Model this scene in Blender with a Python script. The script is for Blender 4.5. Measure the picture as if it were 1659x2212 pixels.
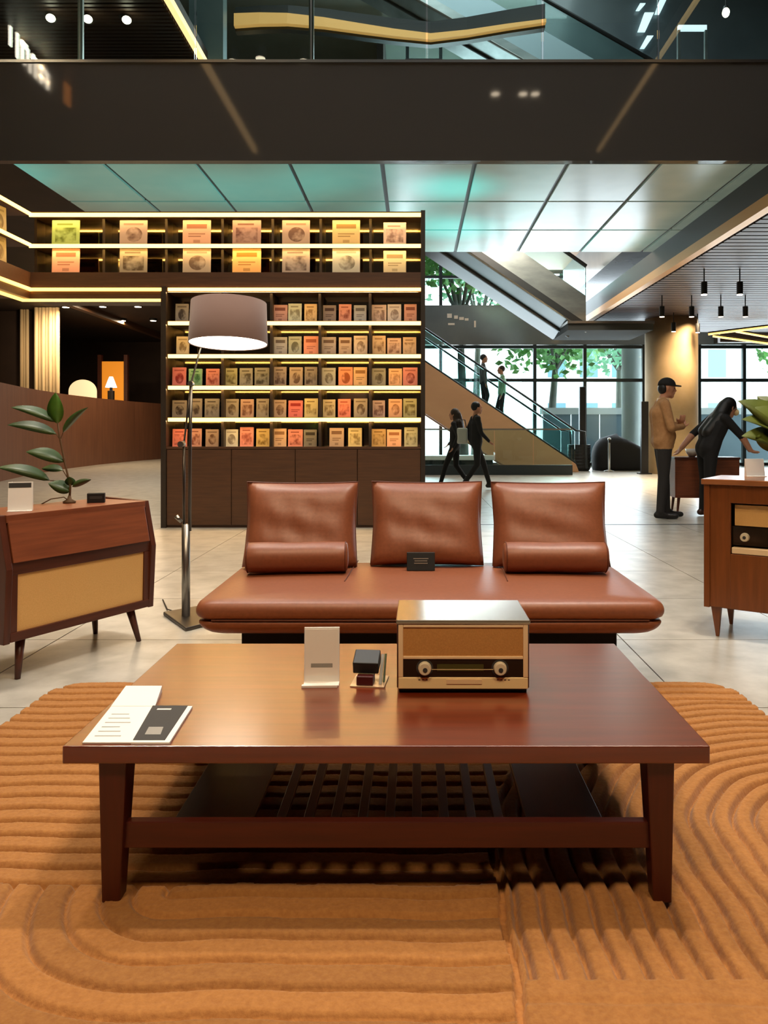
import bpy, math, random
import numpy as np
from mathutils import Vector, Matrix, Euler

random.seed(7)
rng = np.random.default_rng(7)
SC = bpy.context.scene
for o in list(bpy.data.objects):
    bpy.data.objects.remove(o, do_unlink=True)
COL = SC.collection
PI = math.pi

# ------------------------------------------------------------------ camera
F, CX, CY, CH = 1661.0, 897.0, 930.0, 1.11      # focal length in pixels, principal point, camera height


def P(x, y, d):
    """photo pixel + distance -> point of the place"""
    return ((x - CX) / F * d, d, CH + (CY - y) / F * d)


cam = bpy.data.cameras.new('camera')
cam.sensor_fit = 'HORIZONTAL'
cam.sensor_width = 36.0
cam.lens = 36.0 * F / 1659.0
cam.shift_x = -(CX - 829.5) / 1659.0
cam.shift_y = -(1106.0 - CY) / 1659.0
cam.clip_start = 0.05
cam.clip_end = 400
co = bpy.data.objects.new('camera', cam)
co.location = (0, 0, CH)
co.rotation_euler = (PI / 2, 0, 0)
COL.objects.link(co)
SC.camera = co

# ------------------------------------------------------------------ view, world, lights
vs = SC.view_settings
vs.view_transform = 'Standard'
vs.look = 'None'
vs.exposure = 0.0
vs.gamma = 1.0
vs.use_curve_mapping = False
SC.cycles.use_denoising = True
SC.cycles.max_bounces = 6
SC.cycles.transparent_max_bounces = 16
SC.cycles.sample_clamp_indirect = 6.0
SC.cycles.caustics_reflective = False
SC.cycles.caustics_refractive = False

W = bpy.data.worlds.new('sky')
SC.world = W
W.use_nodes = True
bg = W.node_tree.nodes['Background']
bg.inputs[0].default_value = (0.80, 0.93, 1.0, 1)
bg.inputs[1].default_value = 9.0


def area(name, loc, size, power, color, rot=(0, 0, 0), size_y=None, spread=None, shape='DISK'):
    l = bpy.data.lights.new(name, 'AREA')
    l.energy = power
    l.color = color
    l.shape = shape
    l.size = size
    if size_y:
        l.size_y = size_y
    if spread:
        l.spread = spread
    o = bpy.data.objects.new(name, l)
    o.location = loc
    o.rotation_euler = rot
    COL.objects.link(o)
    return o


WARM = (1.0, 0.74, 0.46)
NEUT = (1.0, 0.88, 0.74)
# added fill lights under the closed roof, and daylight through the facade
area('roof_fill', (0.5, 6.0, 13.4), 9, 520, (0.92, 0.96, 1.0), size_y=9, shape='RECTANGLE')
area('roof_fill', (0.5, 16.5, 13.4), 8, 700, (0.92, 0.96, 1.0), size_y=6, shape='RECTANGLE')
area('lobby_fill', (3.0, 16.6, 5.9), 2.2, 220, NEUT, size_y=2.5, shape='RECTANGLE')  # added light without a fixture, brightens the stair and escalator
area('facade_daylight', (7.0, 23.4, 6.5), 15, 3200, (0.80, 0.92, 1.0), rot=(PI / 2, 0, PI), size_y=12.5, shape='RECTANGLE')


# ------------------------------------------------------------------ materials
def lin(c):
    return tuple(((v / 255) / 12.92 if v / 255 <= .04045 else ((v / 255 + .055) / 1.055) ** 2.4) for v in c)


MATS = {}


def pr(name, rgb, rough=.5, metal=0., spec=.5, coat=0., coat_rough=.1, emit=None, estr=0., sheen=0.):
    m = bpy.data.materials.new(name)
    m.use_nodes = True
    b = m.node_tree.nodes['Principled BSDF']
    b.inputs['Base Color'].default_value = (*lin(rgb), 1)
    b.inputs['Roughness'].default_value = rough
    b.inputs['Metallic'].default_value = metal
    b.inputs['Specular IOR Level'].default_value = spec
    b.inputs['Coat Weight'].default_value = coat
    b.inputs['Coat Roughness'].default_value = coat_rough
    b.inputs['Sheen Weight'].default_value = sheen
    if emit:
        b.inputs['Emission Color'].default_value = (*lin(emit), 1)
        b.inputs['Emission Strength'].default_value = estr
    MATS[name] = m
    return m


def nodes(m):
    nt = m.node_tree
    return nt, nt.nodes['Principled BSDF']


def coords(nt, kind='Object', scale=(1, 1, 1), rot=(0, 0, 0)):
    tc = nt.nodes.new('ShaderNodeTexCoord')
    mp = nt.nodes.new('ShaderNodeMapping')
    mp.inputs['Scale'].default_value = scale
    mp.inputs['Rotation'].default_value = rot
    nt.links.new(tc.outputs[kind], mp.inputs[0])
    return mp.outputs[0]


def geo_coords(nt, scale=(1, 1, 1)):
    g = nt.nodes.new('ShaderNodeNewGeometry')
    mp = nt.nodes.new('ShaderNodeMapping')
    mp.inputs['Scale'].default_value = scale
    nt.links.new(g.outputs['Position'], mp.inputs[0])
    return mp.outputs[0]


def ramp(nt, fac, stops):
    r = nt.nodes.new('ShaderNodeValToRGB')
    r.color_ramp.elements[0].position = stops[0][0]
    r.color_ramp.elements[0].color = (*lin(stops[0][1]), 1)
    r.color_ramp.elements[1].position = stops[-1][0]
    r.color_ramp.elements[1].color = (*lin(stops[-1][1]), 1)
    for p, c in stops[1:-1]:
        e = r.color_ramp.elements.new(p)
        e.color = (*lin(c), 1)
    nt.links.new(fac, r.inputs[0])
    return r.outputs[0]


def noise(nt, vec, scale, detail=3, rough=.55):
    n = nt.nodes.new('ShaderNodeTexNoise')
    n.inputs['Scale'].default_value = scale
    n.inputs['Detail'].default_value = detail
    n.inputs['Roughness'].default_value = rough
    nt.links.new(vec, n.inputs['Vector'])
    return n.outputs['Fac']


def bump(nt, b, fac, strength=.2, dist=.01):
    bp = nt.nodes.new('ShaderNodeBump')
    bp.inputs['Strength'].default_value = strength
    bp.inputs['Distance'].default_value = dist
    nt.links.new(fac, bp.inputs['Height'])
    nt.links.new(bp.outputs[0], b.inputs['Normal'])


def noisy(name, c0, c1, scale=(1, 1, 1), nscale=4., rough=.5, metal=0., spec=.5, coat=0., coat_rough=.1,
          bstr=0., bdist=.004, kind='Object', detail=4, sheen=0.):
    m = pr(name, c0, rough, metal, spec, coat, coat_rough, sheen=sheen)
    nt, b = nodes(m)
    v = geo_coords(nt, scale) if kind == 'World' else coords(nt, kind, scale)
    f = noise(nt, v, nscale, detail)
    nt.links.new(ramp(nt, f, [(.3, c0), (.7, c1)]), b.inputs['Base Color'])
    if bstr:
        bump(nt, b, f, bstr, bdist)
    return m


def wood(name, c0, c1, axis='X', rough=.35, coat=.0, coat_rough=.15, spec=.5, kind='Object'):
    sc = {'X': (1.2, 16, 16), 'Y': (16, 1.2, 16), 'Z': (16, 16, 1.2)}[axis]
    return noisy(name, c0, c1, sc, 3.0, rough, 0, spec, coat, coat_rough, .05, .002, kind)


wood('table_wood', (84, 28, 10), (104, 38, 14), 'X', .34, 1.0, .2)
MATS['table_wood'].node_tree.nodes['Principled BSDF'].inputs['Coat Tint'].default_value = (1, .88, .68, 1)
wood('table_rail', (60, 17, 9), (76, 24, 12), 'X', .4)
wood('table_wood_y', (54, 16, 8), (70, 22, 12), 'Y', .4)
wood('table_wood_z', (60, 17, 9), (76, 24, 12), 'Z', .4)
wood('console_wood', (112, 58, 34), (136, 74, 44), 'X', .4)
wood('console_dark', (70, 32, 18), (88, 42, 24), 'X', .4)
wood('console_dark_z', (70, 32, 18), (88, 42, 24), 'Z', .4)
wood('radiogram_wood', (108, 58, 22), (128, 70, 30), 'Z', .35)
wood('radiogram_top', (138, 84, 48), (152, 96, 58), 'X', .25)
noisy('leather', (126, 72, 46), (138, 80, 52), (1, 1, 1), 60, .42, 0, .5, bstr=.12, bdist=.002)
nt, b = nodes(MATS['leather'])
pr('seam', (96, 48, 28), .6)
noisy('rug_pile', (150, 100, 54), (168, 116, 64), (1, 1, 1), 90, .95, 0, .1, bstr=.5, bdist=.004, sheen=.15)
nt, b = nodes(MATS['rug_pile'])
_at = nt.nodes.new('ShaderNodeAttribute')
_at.attribute_name = 'tone'
_mx = nt.nodes.new('ShaderNodeMixRGB')
_mx.blend_type = 'MULTIPLY'
_mx.inputs[0].default_value = 1
_lk = b.inputs['Base Color'].links[0].from_socket
nt.links.new(_lk, _mx.inputs[1])
nt.links.new(_at.outputs['Color'], _mx.inputs[2])
nt.links.new(_mx.outputs[0], b.inputs['Base Color'])
noisy('rug_backing', (120, 78, 44), (130, 86, 50), (1, 1, 1), 40, .95)
noisy('floor_stone', (146, 142, 132), (186, 182, 172), (1, 1, 1), 5, .3, 0, .5, kind='World', detail=6)
noisy('floor_joint', (70, 66, 60), (84, 80, 74), (1, 1, 1), 8, .8, kind='World')
pr('led', (255, 240, 190), .5, emit=(255, 196, 96), estr=5.0)
pr('led_warm', (255, 230, 180), .5, emit=(255, 190, 92), estr=3.0)
wood('shelf_brown', (70, 44, 26), (84, 54, 32), 'X', .45, kind='Object')
pr('shelf_dark', (40, 30, 22), .45)
pr('shelf_mirror', (168, 156, 128), .07, 1.0)
pr('black_gloss', (22, 22, 20), .07, 0, .6)
pr('bulkhead_glass', (86, 83, 78), .05, 0, .55)
pr('steel', (170, 168, 160), .3, 1.0)
pr('alu', (150, 146, 140), .35, 1.0)
pr('alu_dark', (96, 90, 84), .4, 1.0)
pr('black', (16, 16, 16), .5)
pr('black_soft', (18, 17, 17), .9)
pr('white_paper', (238, 230, 220), .7)
pr('print_grey', (150, 146, 138), .8)
pr('print_dark', (50, 48, 46), .7)
pr('acrylic_white', (240, 236, 230), .25)
pr('shade_fabric', (112, 86, 76), .85, sheen=.2)
pr('shade_inner', (245, 235, 215), .8)
pr('bulb', (255, 250, 235), .5, emit=(255, 240, 212), estr=9)
pr('cream', (232, 200, 156), .4)
pr('cream_light', (240, 214, 160), .45)
noisy('speaker_cloth', (176, 122, 62), (190, 134, 70), (1, 1, 1), 220, .9, bstr=.3, bdist=.001)
noisy('cane_cloth', (214, 166, 98), (224, 176, 108), (1, 1, 1), 200, .9, bstr=.3, bdist=.001)
pr('radio_top', (150, 132, 110), .16, .85)
wood('radio_wood', (60, 22, 14), (76, 30, 18), 'Y', .3)
pr('dial_black', (34, 26, 16), .12)
pr('dial_green', (70, 66, 24), .3)
pr('knob_ivory', (214, 200, 170), .35)
pr('dark_red', (70, 18, 20), .4)
pr('clear_plate', (200, 170, 140), .1, 0, .5)
noisy('leaf', (40, 62, 24), (58, 82, 30), (1, 1, 1), 12, .4)
noisy('leaf_bright', (66, 110, 34), (84, 128, 40), (1, 1, 1), 12, .45)
noisy('leaf_olive', (72, 84, 22), (92, 100, 30), (1, 1, 1), 8, .45)
pr('stem', (92, 66, 36), .7)
pr('gold_trim', (206, 154, 90), .4, .5)
noisy('soffit_brown', (58, 42, 32), (70, 52, 40), (.3, 8, 8), 3, .5, kind='World')
noisy('wall_dark', (44, 30, 22), (54, 38, 28), (1, 1, 1), 2, .7, kind='World')
noisy('roof_dark', (150, 152, 140), (164, 166, 152), (1, 1, 1), 1, .6, kind='World')
noisy('wood_wall', (112, 72, 52), (128, 84, 60), (4, 4, .4), 2, .5, kind='World')
noisy('column_stone', (196, 168, 124), (206, 180, 138), (1, 1, 1), 3, .8, kind='World')
noisy('curtain', (206, 180, 138), (220, 196, 154), (6, 6, .2), 3, .9, kind='World')
pr('mullion', (30, 40, 42), .4)
noisy('slab_grey', (96, 104, 108), (116, 124, 126), (1, 1, 1), .6, .2, 0, .6, kind='World')
noisy('escalator_steel', (130, 140, 138), (168, 176, 172), (.6, .6, 2), 2, .3, .6, kind='World')
pr('escalator_dark', (50, 54, 54), .35)
noisy('slab_teal', (92, 112, 110), (112, 132, 128), (1, 1, 1), .8, .4, kind='World')
pr('landing_matte', (60, 62, 60), .95, 0, .05)
pr('escalator_pale', (176, 200, 206), .35)
noisy('stair_brown', (186, 142, 102), (198, 154, 112), (.4, .4, 1), 2, .45, kind='World')
pr('tread', (150, 146, 140), .6)
noisy('paving', (200, 200, 196), (218, 218, 212), (1, 1, 1), 2, .8, kind='World')
noisy('foliage', (96, 156, 84), (150, 200, 120), (1, 1, 1), .9, .7, kind='World')
noisy('foliage_teal', (100, 156, 124), (146, 196, 160), (1, 1, 1), .9, .7, kind='World')
noisy('bark', (90, 88, 82), (112, 108, 100), (3, 3, .6), 3, .9, kind='World')
noisy('facade_white', (214, 216, 216), (230, 230, 228), (1, 1, 1), .5, .8, kind='World')
pr('facade_pane', (110, 140, 154), .2)
noisy('hoarding', (112, 128, 140), (130, 146, 156), (1, 1, 1), .5, .6, kind='World')
pr('skin', (196, 140, 110), .55)
pr('hair_black', (14, 11, 10), .5)
pr('hair_brown', (52, 34, 22), .6)
noisy('jacket_tan', (168, 122, 78), (184, 138, 92), (1, 1, 1), 20, .9, bstr=.2)
pr('cloth_black', (18, 17, 18), .85)
pr('cloth_dark', (32, 32, 34), .85)
pr('cloth_grey', (92, 92, 92), .85)
pr('trousers', (38, 36, 36), .85)
pr('shoe', (20, 18, 18), .5)
pr('shoe_brown', (64, 36, 26), .5)
pr('bag_white', (214, 214, 204), .7)
pr('spot_glow', (255, 240, 220), .5, emit=(255, 232, 200), estr=14)
pr('spot_soft', (255, 240, 220), .5, emit=(255, 226, 190), estr=5)
pr('gold_glow', (255, 200, 120), .5, emit=(255, 186, 104), estr=.55)
pr('gold_led', (255, 210, 150), .5, emit=(255, 206, 140), estr=2.0)
pr('white_glow', (240, 250, 255), .5, emit=(226, 242, 250), estr=1.6)
pr('sign_glow', (255, 245, 225), .5, emit=(255, 240, 214), estr=14)
pr('orange_glow', (230, 150, 70), .5, emit=(230, 140, 60), estr=3)
pr('amber_panel', (230, 150, 50), .6, emit=(220, 130, 30), estr=.7)
pr('cream_glow', (250, 230, 190), .6, emit=(250, 220, 170), estr=.8)
pr('white_glaze', (236, 232, 226), .3)
pr('mask_white', (236, 214, 160), .8)
pr('black_pot', (18, 18, 18), .4)
pr('soil', (52, 40, 30), .95)


def glass_mat(name, tint, refl=.5, rough=.0):
    m = bpy.data.materials.new(name)
    m.use_nodes = True
    nt = m.node_tree
    nt.nodes.clear()
    out = nt.nodes.new('ShaderNodeOutputMaterial')
    mix = nt.nodes.new('ShaderNodeMixShader')
    tr = nt.nodes.new('ShaderNodeBsdfTransparent')
    tr.inputs[0].default_value = (*lin(tint), 1)
    gl = nt.nodes.new('ShaderNodeBsdfGlossy')
    gl.inputs['Roughness'].default_value = rough
    gl.inputs['Color'].default_value = (.9, .95, .95, 1)
    fr = nt.nodes.new('ShaderNodeFresnel')
    fr.inputs[0].default_value = 1.0 + refl
    nt.links.new(fr.outputs[0], mix.inputs[0])
    nt.links.new(tr.outputs[0], mix.inputs[1])
    nt.links.new(gl.outputs[0], mix.inputs[2])
    nt.links.new(mix.outputs[0], out.inputs[0])
    MATS[name] = m
    return m


glass_mat('glass_clear', (240, 248, 248), .35)
glass_mat('glass_rail', (234, 248, 246), .4)
glass_mat('glass_upper', (226, 238, 236), .5)


def glow_panel():
    # frosted ceiling glass: base glow and turquoise light reflections painted in as emission
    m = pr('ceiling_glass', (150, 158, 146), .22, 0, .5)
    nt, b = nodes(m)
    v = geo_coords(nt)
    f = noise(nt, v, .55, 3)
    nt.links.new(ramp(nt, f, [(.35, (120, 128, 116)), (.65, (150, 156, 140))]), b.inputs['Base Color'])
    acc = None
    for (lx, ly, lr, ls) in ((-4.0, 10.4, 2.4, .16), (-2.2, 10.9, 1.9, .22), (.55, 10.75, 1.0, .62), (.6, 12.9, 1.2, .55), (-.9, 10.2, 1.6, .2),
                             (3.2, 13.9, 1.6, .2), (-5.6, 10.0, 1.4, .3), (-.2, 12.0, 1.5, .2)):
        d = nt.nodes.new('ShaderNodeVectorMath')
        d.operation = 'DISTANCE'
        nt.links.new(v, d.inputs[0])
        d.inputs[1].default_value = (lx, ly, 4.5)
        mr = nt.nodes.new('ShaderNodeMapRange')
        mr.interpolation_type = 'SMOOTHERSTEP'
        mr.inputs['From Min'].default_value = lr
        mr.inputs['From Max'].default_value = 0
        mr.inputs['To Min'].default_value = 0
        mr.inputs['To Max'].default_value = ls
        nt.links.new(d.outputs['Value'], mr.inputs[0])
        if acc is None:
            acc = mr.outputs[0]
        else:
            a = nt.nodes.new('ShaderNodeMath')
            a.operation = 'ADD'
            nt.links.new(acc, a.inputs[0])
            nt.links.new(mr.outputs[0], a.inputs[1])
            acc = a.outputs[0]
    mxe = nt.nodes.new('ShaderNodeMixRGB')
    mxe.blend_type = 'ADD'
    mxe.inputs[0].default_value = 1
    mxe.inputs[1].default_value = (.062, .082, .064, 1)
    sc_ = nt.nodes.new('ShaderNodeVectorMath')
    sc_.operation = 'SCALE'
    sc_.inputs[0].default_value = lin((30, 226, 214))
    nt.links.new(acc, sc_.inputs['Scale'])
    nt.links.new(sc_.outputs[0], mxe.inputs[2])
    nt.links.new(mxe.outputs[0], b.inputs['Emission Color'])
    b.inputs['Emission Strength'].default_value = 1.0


glow_panel()


def cover_mat(name, mode):
    """printed cover: colour of the object with a pattern of its own"""
    m = pr(name, (128, 128, 128), .5)
    nt, b = nodes(m)
    oi = nt.nodes.new('ShaderNodeObjectInfo')
    tc = nt.nodes.new('ShaderNodeTexCoord')
    off = nt.nodes.new('ShaderNodeVectorMath')
    off.operation = 'ADD'
    nt.links.new(tc.outputs['Object'], off.inputs[0])
    cmb = nt.nodes.new('ShaderNodeCombineXYZ')
    mul = nt.nodes.new('ShaderNodeMath')
    mul.operation = 'MULTIPLY'
    mul.inputs[1].default_value = 37.0
    nt.links.new(oi.outputs['Random'], mul.inputs[0])
    nt.links.new(mul.outputs[0], cmb.inputs[1])
    nt.links.new(cmb.outputs[0], off.inputs[1])
    sep = nt.nodes.new('ShaderNodeSeparateXYZ')
    nt.links.new(tc.outputs['Object'], sep.inputs[0])

    def mth(op, a, c=None):
        n_ = nt.nodes.new('ShaderNodeMath')
        n_.operation = op
        for i_, q_ in enumerate((a, c)):
            if q_ is None:
                continue
            if isinstance(q_, (int, float)):
                n_.inputs[i_].default_value = q_
            else:
                nt.links.new(q_, n_.inputs[i_])
        return n_.outputs[0]

    def rect(x0, x1, z0, z1):
        a = mth('MULTIPLY', mth('GREATER_THAN', sep.outputs[0], x0), mth('LESS_THAN', sep.outputs[0], x1))
        c = mth('MULTIPLY', mth('GREATER_THAN', sep.outputs[2], z0), mth('LESS_THAN', sep.outputs[2], z1))
        return mth('MULTIPLY', a, c)
    nz = noise(nt, off.outputs[0], 3.0, 2)
    dark = mth('MULTIPLY', mth('SUBTRACT', nz, .38), 4.0)
    if mode == 'blob':        # framed picture below a title line
        f = mth('ADD', mth('MULTIPLY', rect(-.38, .38, .1, .70), dark), mth('MULTIPLY', rect(-.32, .25, .80, .87), .9))
    elif mode == 'lines':     # title block and lines of print
        f = mth('ADD', rect(-.36, .36, .66, .84), mth('MULTIPLY', rect(-.3, .3, .42, .47), .8))
        f = mth('ADD', f, mth('MULTIPLY', rect(-.3, .15, .32, .37), .8))
        f = mth('ADD', f, mth('MULTIPLY', rect(-.12, .12, .08, .2), .6))
    else:                     # round figure
        dd_ = nt.nodes.new('ShaderNodeVectorMath')
        dd_.operation = 'DISTANCE'
        cb = nt.nodes.new('ShaderNodeCombineXYZ')
        nt.links.new(sep.outputs[0], cb.inputs[0])
        nt.links.new(sep.outputs[2], cb.inputs[2])
        nt.links.new(cb.outputs[0], dd_.inputs[0])
        dd_.inputs[1].default_value = (.02, 0, .42)
        f = mth('ADD', mth('MULTIPLY', mth('LESS_THAN', dd_.outputs['Value'], .3), mth('ADD', dark, .25)), mth('MULTIPLY', rect(-.36, .36, .80, .88), .7))
    mr = nt.nodes.new('ShaderNodeMapRange')
    nt.links.new(f, mr.inputs[0])
    dk = nt.nodes.new('ShaderNodeMixRGB')
    dk.blend_type = 'MULTIPLY'
    dk.inputs[0].default_value = 1
    dk.inputs[2].default_value = (.42, .36, .32, 1)
    nt.links.new(oi.outputs['Color'], dk.inputs[1])
    lt = nt.nodes.new('ShaderNodeMixRGB')
    lt.inputs[0].default_value = .18
    lt.inputs[2].default_value = (.9, .85, .75, 1)
    nt.links.new(oi.outputs['Color'], lt.inputs[1])
    mx = nt.nodes.new('ShaderNodeMixRGB')
    nt.links.new(mr.outputs[0], mx.inputs[0])
    nt.links.new(lt.outputs[0], mx.inputs[1])
    nt.links.new(dk.outputs[0], mx.inputs[2])
    nt.links.new(mx.outputs[0], b.inputs['Base Color'])
    return m


for _n in ('blob', 'lines', 'cells'):
    cover_mat('book_cover_' + _n, _n)
    cover_mat('record_cover_' + _n, _n)


# ------------------------------------------------------------------ mesh helpers
class MB:
    def __init__(s):
        s.v = []
        s.f = []
        s.mi = []
        s.cur = 0

    def add(s, vs, fs):
        n = len(s.v)
        s.v += [tuple(v) for v in vs]
        for f in fs:
            s.f.append(tuple(n + i for i in f))
            s.mi.append(s.cur)
        return s

    def box(s, lo, hi):
        x0, y0, z0 = lo
        x1, y1, z1 = hi
        return s.add([(x0, y0, z0), (x1, y0, z0), (x1, y1, z0), (x0, y1, z0), (x0, y0, z1), (x1, y0, z1), (x1, y1, z1), (x0, y1, z1)],
                     [(0, 3, 2, 1), (4, 5, 6, 7), (0, 1, 5, 4), (1, 2, 6, 5), (2, 3, 7, 6), (3, 0, 4, 7)])

    def cbox(s, c, d):
        return s.box(tuple(c[i] - d[i] / 2 for i in range(3)), tuple(c[i] + d[i] / 2 for i in range(3)))

    def hexa(s, bot, top):
        """4 bottom points, 4 top points (both counter-clockwise from above)"""
        return s.add(list(bot) + list(top), [(3, 2, 1, 0), (4, 5, 6, 7), (0, 1, 5, 4), (1, 2, 6, 5), (2, 3, 7, 6), (3, 0, 4, 7)])

    def prism(s, poly, axis, a, b):
        """extrude a 2D polygon along axis from a to b; poly axes are the other two in order"""
        def pt(p, t):
            return {'X': (t, p[0], p[1]), 'Y': (p[0], t, p[1]), 'Z': (p[0], p[1], t)}[axis]
        n = len(poly)
        vs = [pt(p, a) for p in poly] + [pt(p, b) for p in poly]
        fs = [tuple(range(n)), tuple(range(2 * n - 1, n - 1, -1))]
        for i in range(n):
            j = (i + 1) % n
            fs.append((i, n + i, n + j, j))
        return s.add(vs, fs)

    def cyl(s, p0, p1, r0, r1=None, n=16, caps=True):
        r1 = r0 if r1 is None else r1
        p0, p1 = Vector(p0), Vector(p1)
        z = (p1 - p0).normalized()
        x = z.orthogonal().normalized()
        y = z.cross(x)
        vs = []
        for p, r in ((p0, r0), (p1, r1)):
            for i in range(n):
                a = 2 * PI * i / n
                vs.append(p + (x * math.cos(a) + y * math.sin(a)) * r)
        fs = [(i, (i + 1) % n, n + (i + 1) % n, n + i) for i in range(n)]
        if caps:
            fs += [tuple(range(n - 1, -1, -1)), tuple(range(n, 2 * n))]
        return s.add(vs, fs)

    def rings(s, rings, caps=True):
        n = len(rings[0])
        vs = [p for r in rings for p in r]
        fs = []
        for k in range(len(rings) - 1):
            for i in range(n):
                j = (i + 1) % n
                fs.append((k * n + i, k * n + j, (k + 1) * n + j, (k + 1) * n + i))
        if caps:
            fs += [tuple(range(n - 1, -1, -1)), tuple(range((len(rings) - 1) * n, len(rings) * n))]
        return s.add(vs, fs)

    def lathe(s, prof, c=(0, 0, 0), n=24, caps=True):
        return s.rings([[(c[0] + r * math.cos(2 * PI * i / n), c[1] + r * math.sin(2 * PI * i / n), c[2] + z) for i in range(n)]
                        for r, z in prof], caps)

    def tube(s, path, r, n=8, caps=True):
        pts = [Vector(p) for p in path]
        rr = r if isinstance(r, (list, tuple)) else [r] * len(pts)
        ring = []
        x = None
        for i, p in enumerate(pts):
            t = (pts[min(i + 1, len(pts) - 1)] - pts[max(i - 1, 0)]).normalized()
            if x is None:
                x = t.orthogonal().normalized()
            x = (x - t * x.dot(t)).normalized()
            y = t.cross(x)
            ring.append([p + (x * math.cos(2 * PI * k / n) + y * math.sin(2 * PI * k / n)) * rr[i] for k in range(n)])
        return s.rings(ring, caps)

    def capsule(s, p0, p1, r0, r1, n=12, m=4):
        p0, p1 = Vector(p0), Vector(p1)
        z = p1 - p0
        z = z.normalized() if z.length > 1e-6 else Vector((0, 0, 1))
        x = z.orthogonal().normalized()
        y = z.cross(x)
        rg = []
        for k in range(m):
            a = -PI / 2 + PI / 2 * (k + .35) / m
            rg.append((p0 + z * (r0 * math.sin(a)), r0 * math.cos(a)))
        rg.append((p0, r0))
        rg.append((p1, r1))
        for k in range(1, m + 1):
            a = PI / 2 * (k - .35) / m
            rg.append((p1 + z * (r1 * math.sin(a)), r1 * math.cos(a)))
        return s.rings([[c + (x * math.cos(2 * PI * i / n) + y * math.sin(2 * PI * i / n)) * r for i in range(n)] for c, r in rg])

    def ellipsoid(s, c, r, n=20, m=12, rot=None):
        rg = []
        R = rot or Matrix.Identity(3)
        for k in range(m):
            a = -PI / 2 + PI * (k + .5) / m
            rg.append([Vector(c) + R @ Vector((r[0] * math.cos(a) * math.cos(2 * PI * i / n), r[1] * math.cos(a) * math.sin(2 * PI * i / n), r[2] * math.sin(a))) for i in range(n)])
        return s.rings(rg)

    def mesh(s, name):
        me = bpy.data.meshes.new(name)
        me.from_pydata(s.v, [], s.f)
        me.update()
        return me

    def build(s, name, mat, parent=None, loc=(0, 0, 0), rot=(0, 0, 0), smooth=False, bevel=0., seg=2, fix=True):
        me = s.mesh(name)
        mats = mat if isinstance(mat, (list, tuple)) else [mat]
        for m in mats:
            me.materials.append(MATS[m])
        if len(mats) > 1:
            me.polygons.foreach_set('material_index', s.mi)
        if fix:
            import bmesh
            bm = bmesh.new()
            bm.from_mesh(me)
            bmesh.ops.recalc_face_normals(bm, faces=bm.faces)
            bm.to_mesh(me)
            bm.free()
        if smooth:
            me.polygons.foreach_set('use_smooth', [True] * len(me.polygons))
        o = link(name, me, parent, loc, rot)
        if bevel:
            md = o.modifiers.new('bevel', 'BEVEL')
            md.width = bevel
            md.segments = seg
            md.limit_method = 'ANGLE'
            md.harden_normals = False
        return o


def link(name, data, parent=None, loc=(0, 0, 0), rot=(0, 0, 0)):
    o = bpy.data.objects.new(name, data)
    COL.objects.link(o)
    o.location = loc
    o.rotation_euler = rot
    if parent:
        o.parent = parent
    return o


def tag(o, label, cat, group=None):
    o['label'] = label
    o['category'] = cat
    if group:
        o['group'] = group
    return o


def thing(name, label, cat, loc=(0, 0, 0), rz=0, group=None):
    o = link(name, None, None, loc, (0, 0, rz))
    o.empty_display_size = .1
    return tag(o, label, cat, group)


def struct(o, label=None):
    o['kind'] = 'structure'
    if label:
        o['label'] = label
    return o


def box_obj(name, lo, hi, mat, parent=None, bevel=0., loc=(0, 0, 0), rot=(0, 0, 0)):
    return MB().box(lo, hi).build(name, mat, parent, loc, rot, bevel=bevel)


# ------------------------------------------------------------------ the setting: floor
fl = box_obj('floor', (-16, -5, -.20), (18, 34, -.008), 'floor_joint')
struct(fl, 'pale grey stone floor of the hall')
tile = MB().box((-.497, -.497, -.008), (.497, .497, 0)).mesh('floor_tile')
tile.materials.append(MATS['floor_stone'])
for iy in range(13):
    for ix in range(15):
        link('floor_tile', tile, fl, (-7.4 + ix, 1.58 + iy, 0))
m = MB()
m.box((-16, 14.083, -.008), (18, 34, 0)).box((-16, -5, -.008), (18, 1.077, 0))
m.box((-16, 1.083, -.008), (-7.903, 14.077, 0)).box((7.103, 1.083, -.008), (18, 14.077, 0))
m.build('far_paving', 'floor_stone', fl)
MB().box((.2, 9.055, -.002), (7.0, 9.10, .002)).build('floor_channel', 'mullion', fl)

# ceiling of frosted glass panels, behind the dark bulkhead
ZC, Y0, HW, HD = 4.5, 9.70, 1.18, 1.62
cl = MB()
x_first = (215 - CX) / F * 9.65 - HW * 1
for j in range(3):
    pass
ceil = MB()
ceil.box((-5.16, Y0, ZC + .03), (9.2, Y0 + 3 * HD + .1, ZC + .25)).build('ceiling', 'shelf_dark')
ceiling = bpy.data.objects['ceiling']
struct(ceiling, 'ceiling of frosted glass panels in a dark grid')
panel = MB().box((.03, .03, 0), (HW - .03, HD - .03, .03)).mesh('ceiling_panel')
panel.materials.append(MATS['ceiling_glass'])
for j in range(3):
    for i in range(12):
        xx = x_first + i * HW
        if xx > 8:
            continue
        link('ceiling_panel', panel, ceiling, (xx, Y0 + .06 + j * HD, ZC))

# dark glossy bulkhead (edge of the upper floor)
bk = MB().box((-12, 9.60, ZC - .02), (12, 9.72, 5.70)).build('wall_bulkhead', 'bulkhead_glass')
struct(bk, 'dark glossy bulkhead band at the edge of the upper floor')
MB().box((-12, 9.58, 5.70), (12, 9.74, 5.735)).build('rail_channel', 'steel', bk)
sl = MB().box((-5.16, 9.74, 4.78), (12, 14.6, 5.69)).build('trim_upper_slab', 'wall_dark')
struct(sl, 'upper floor slab above the frosted ceiling')

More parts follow.
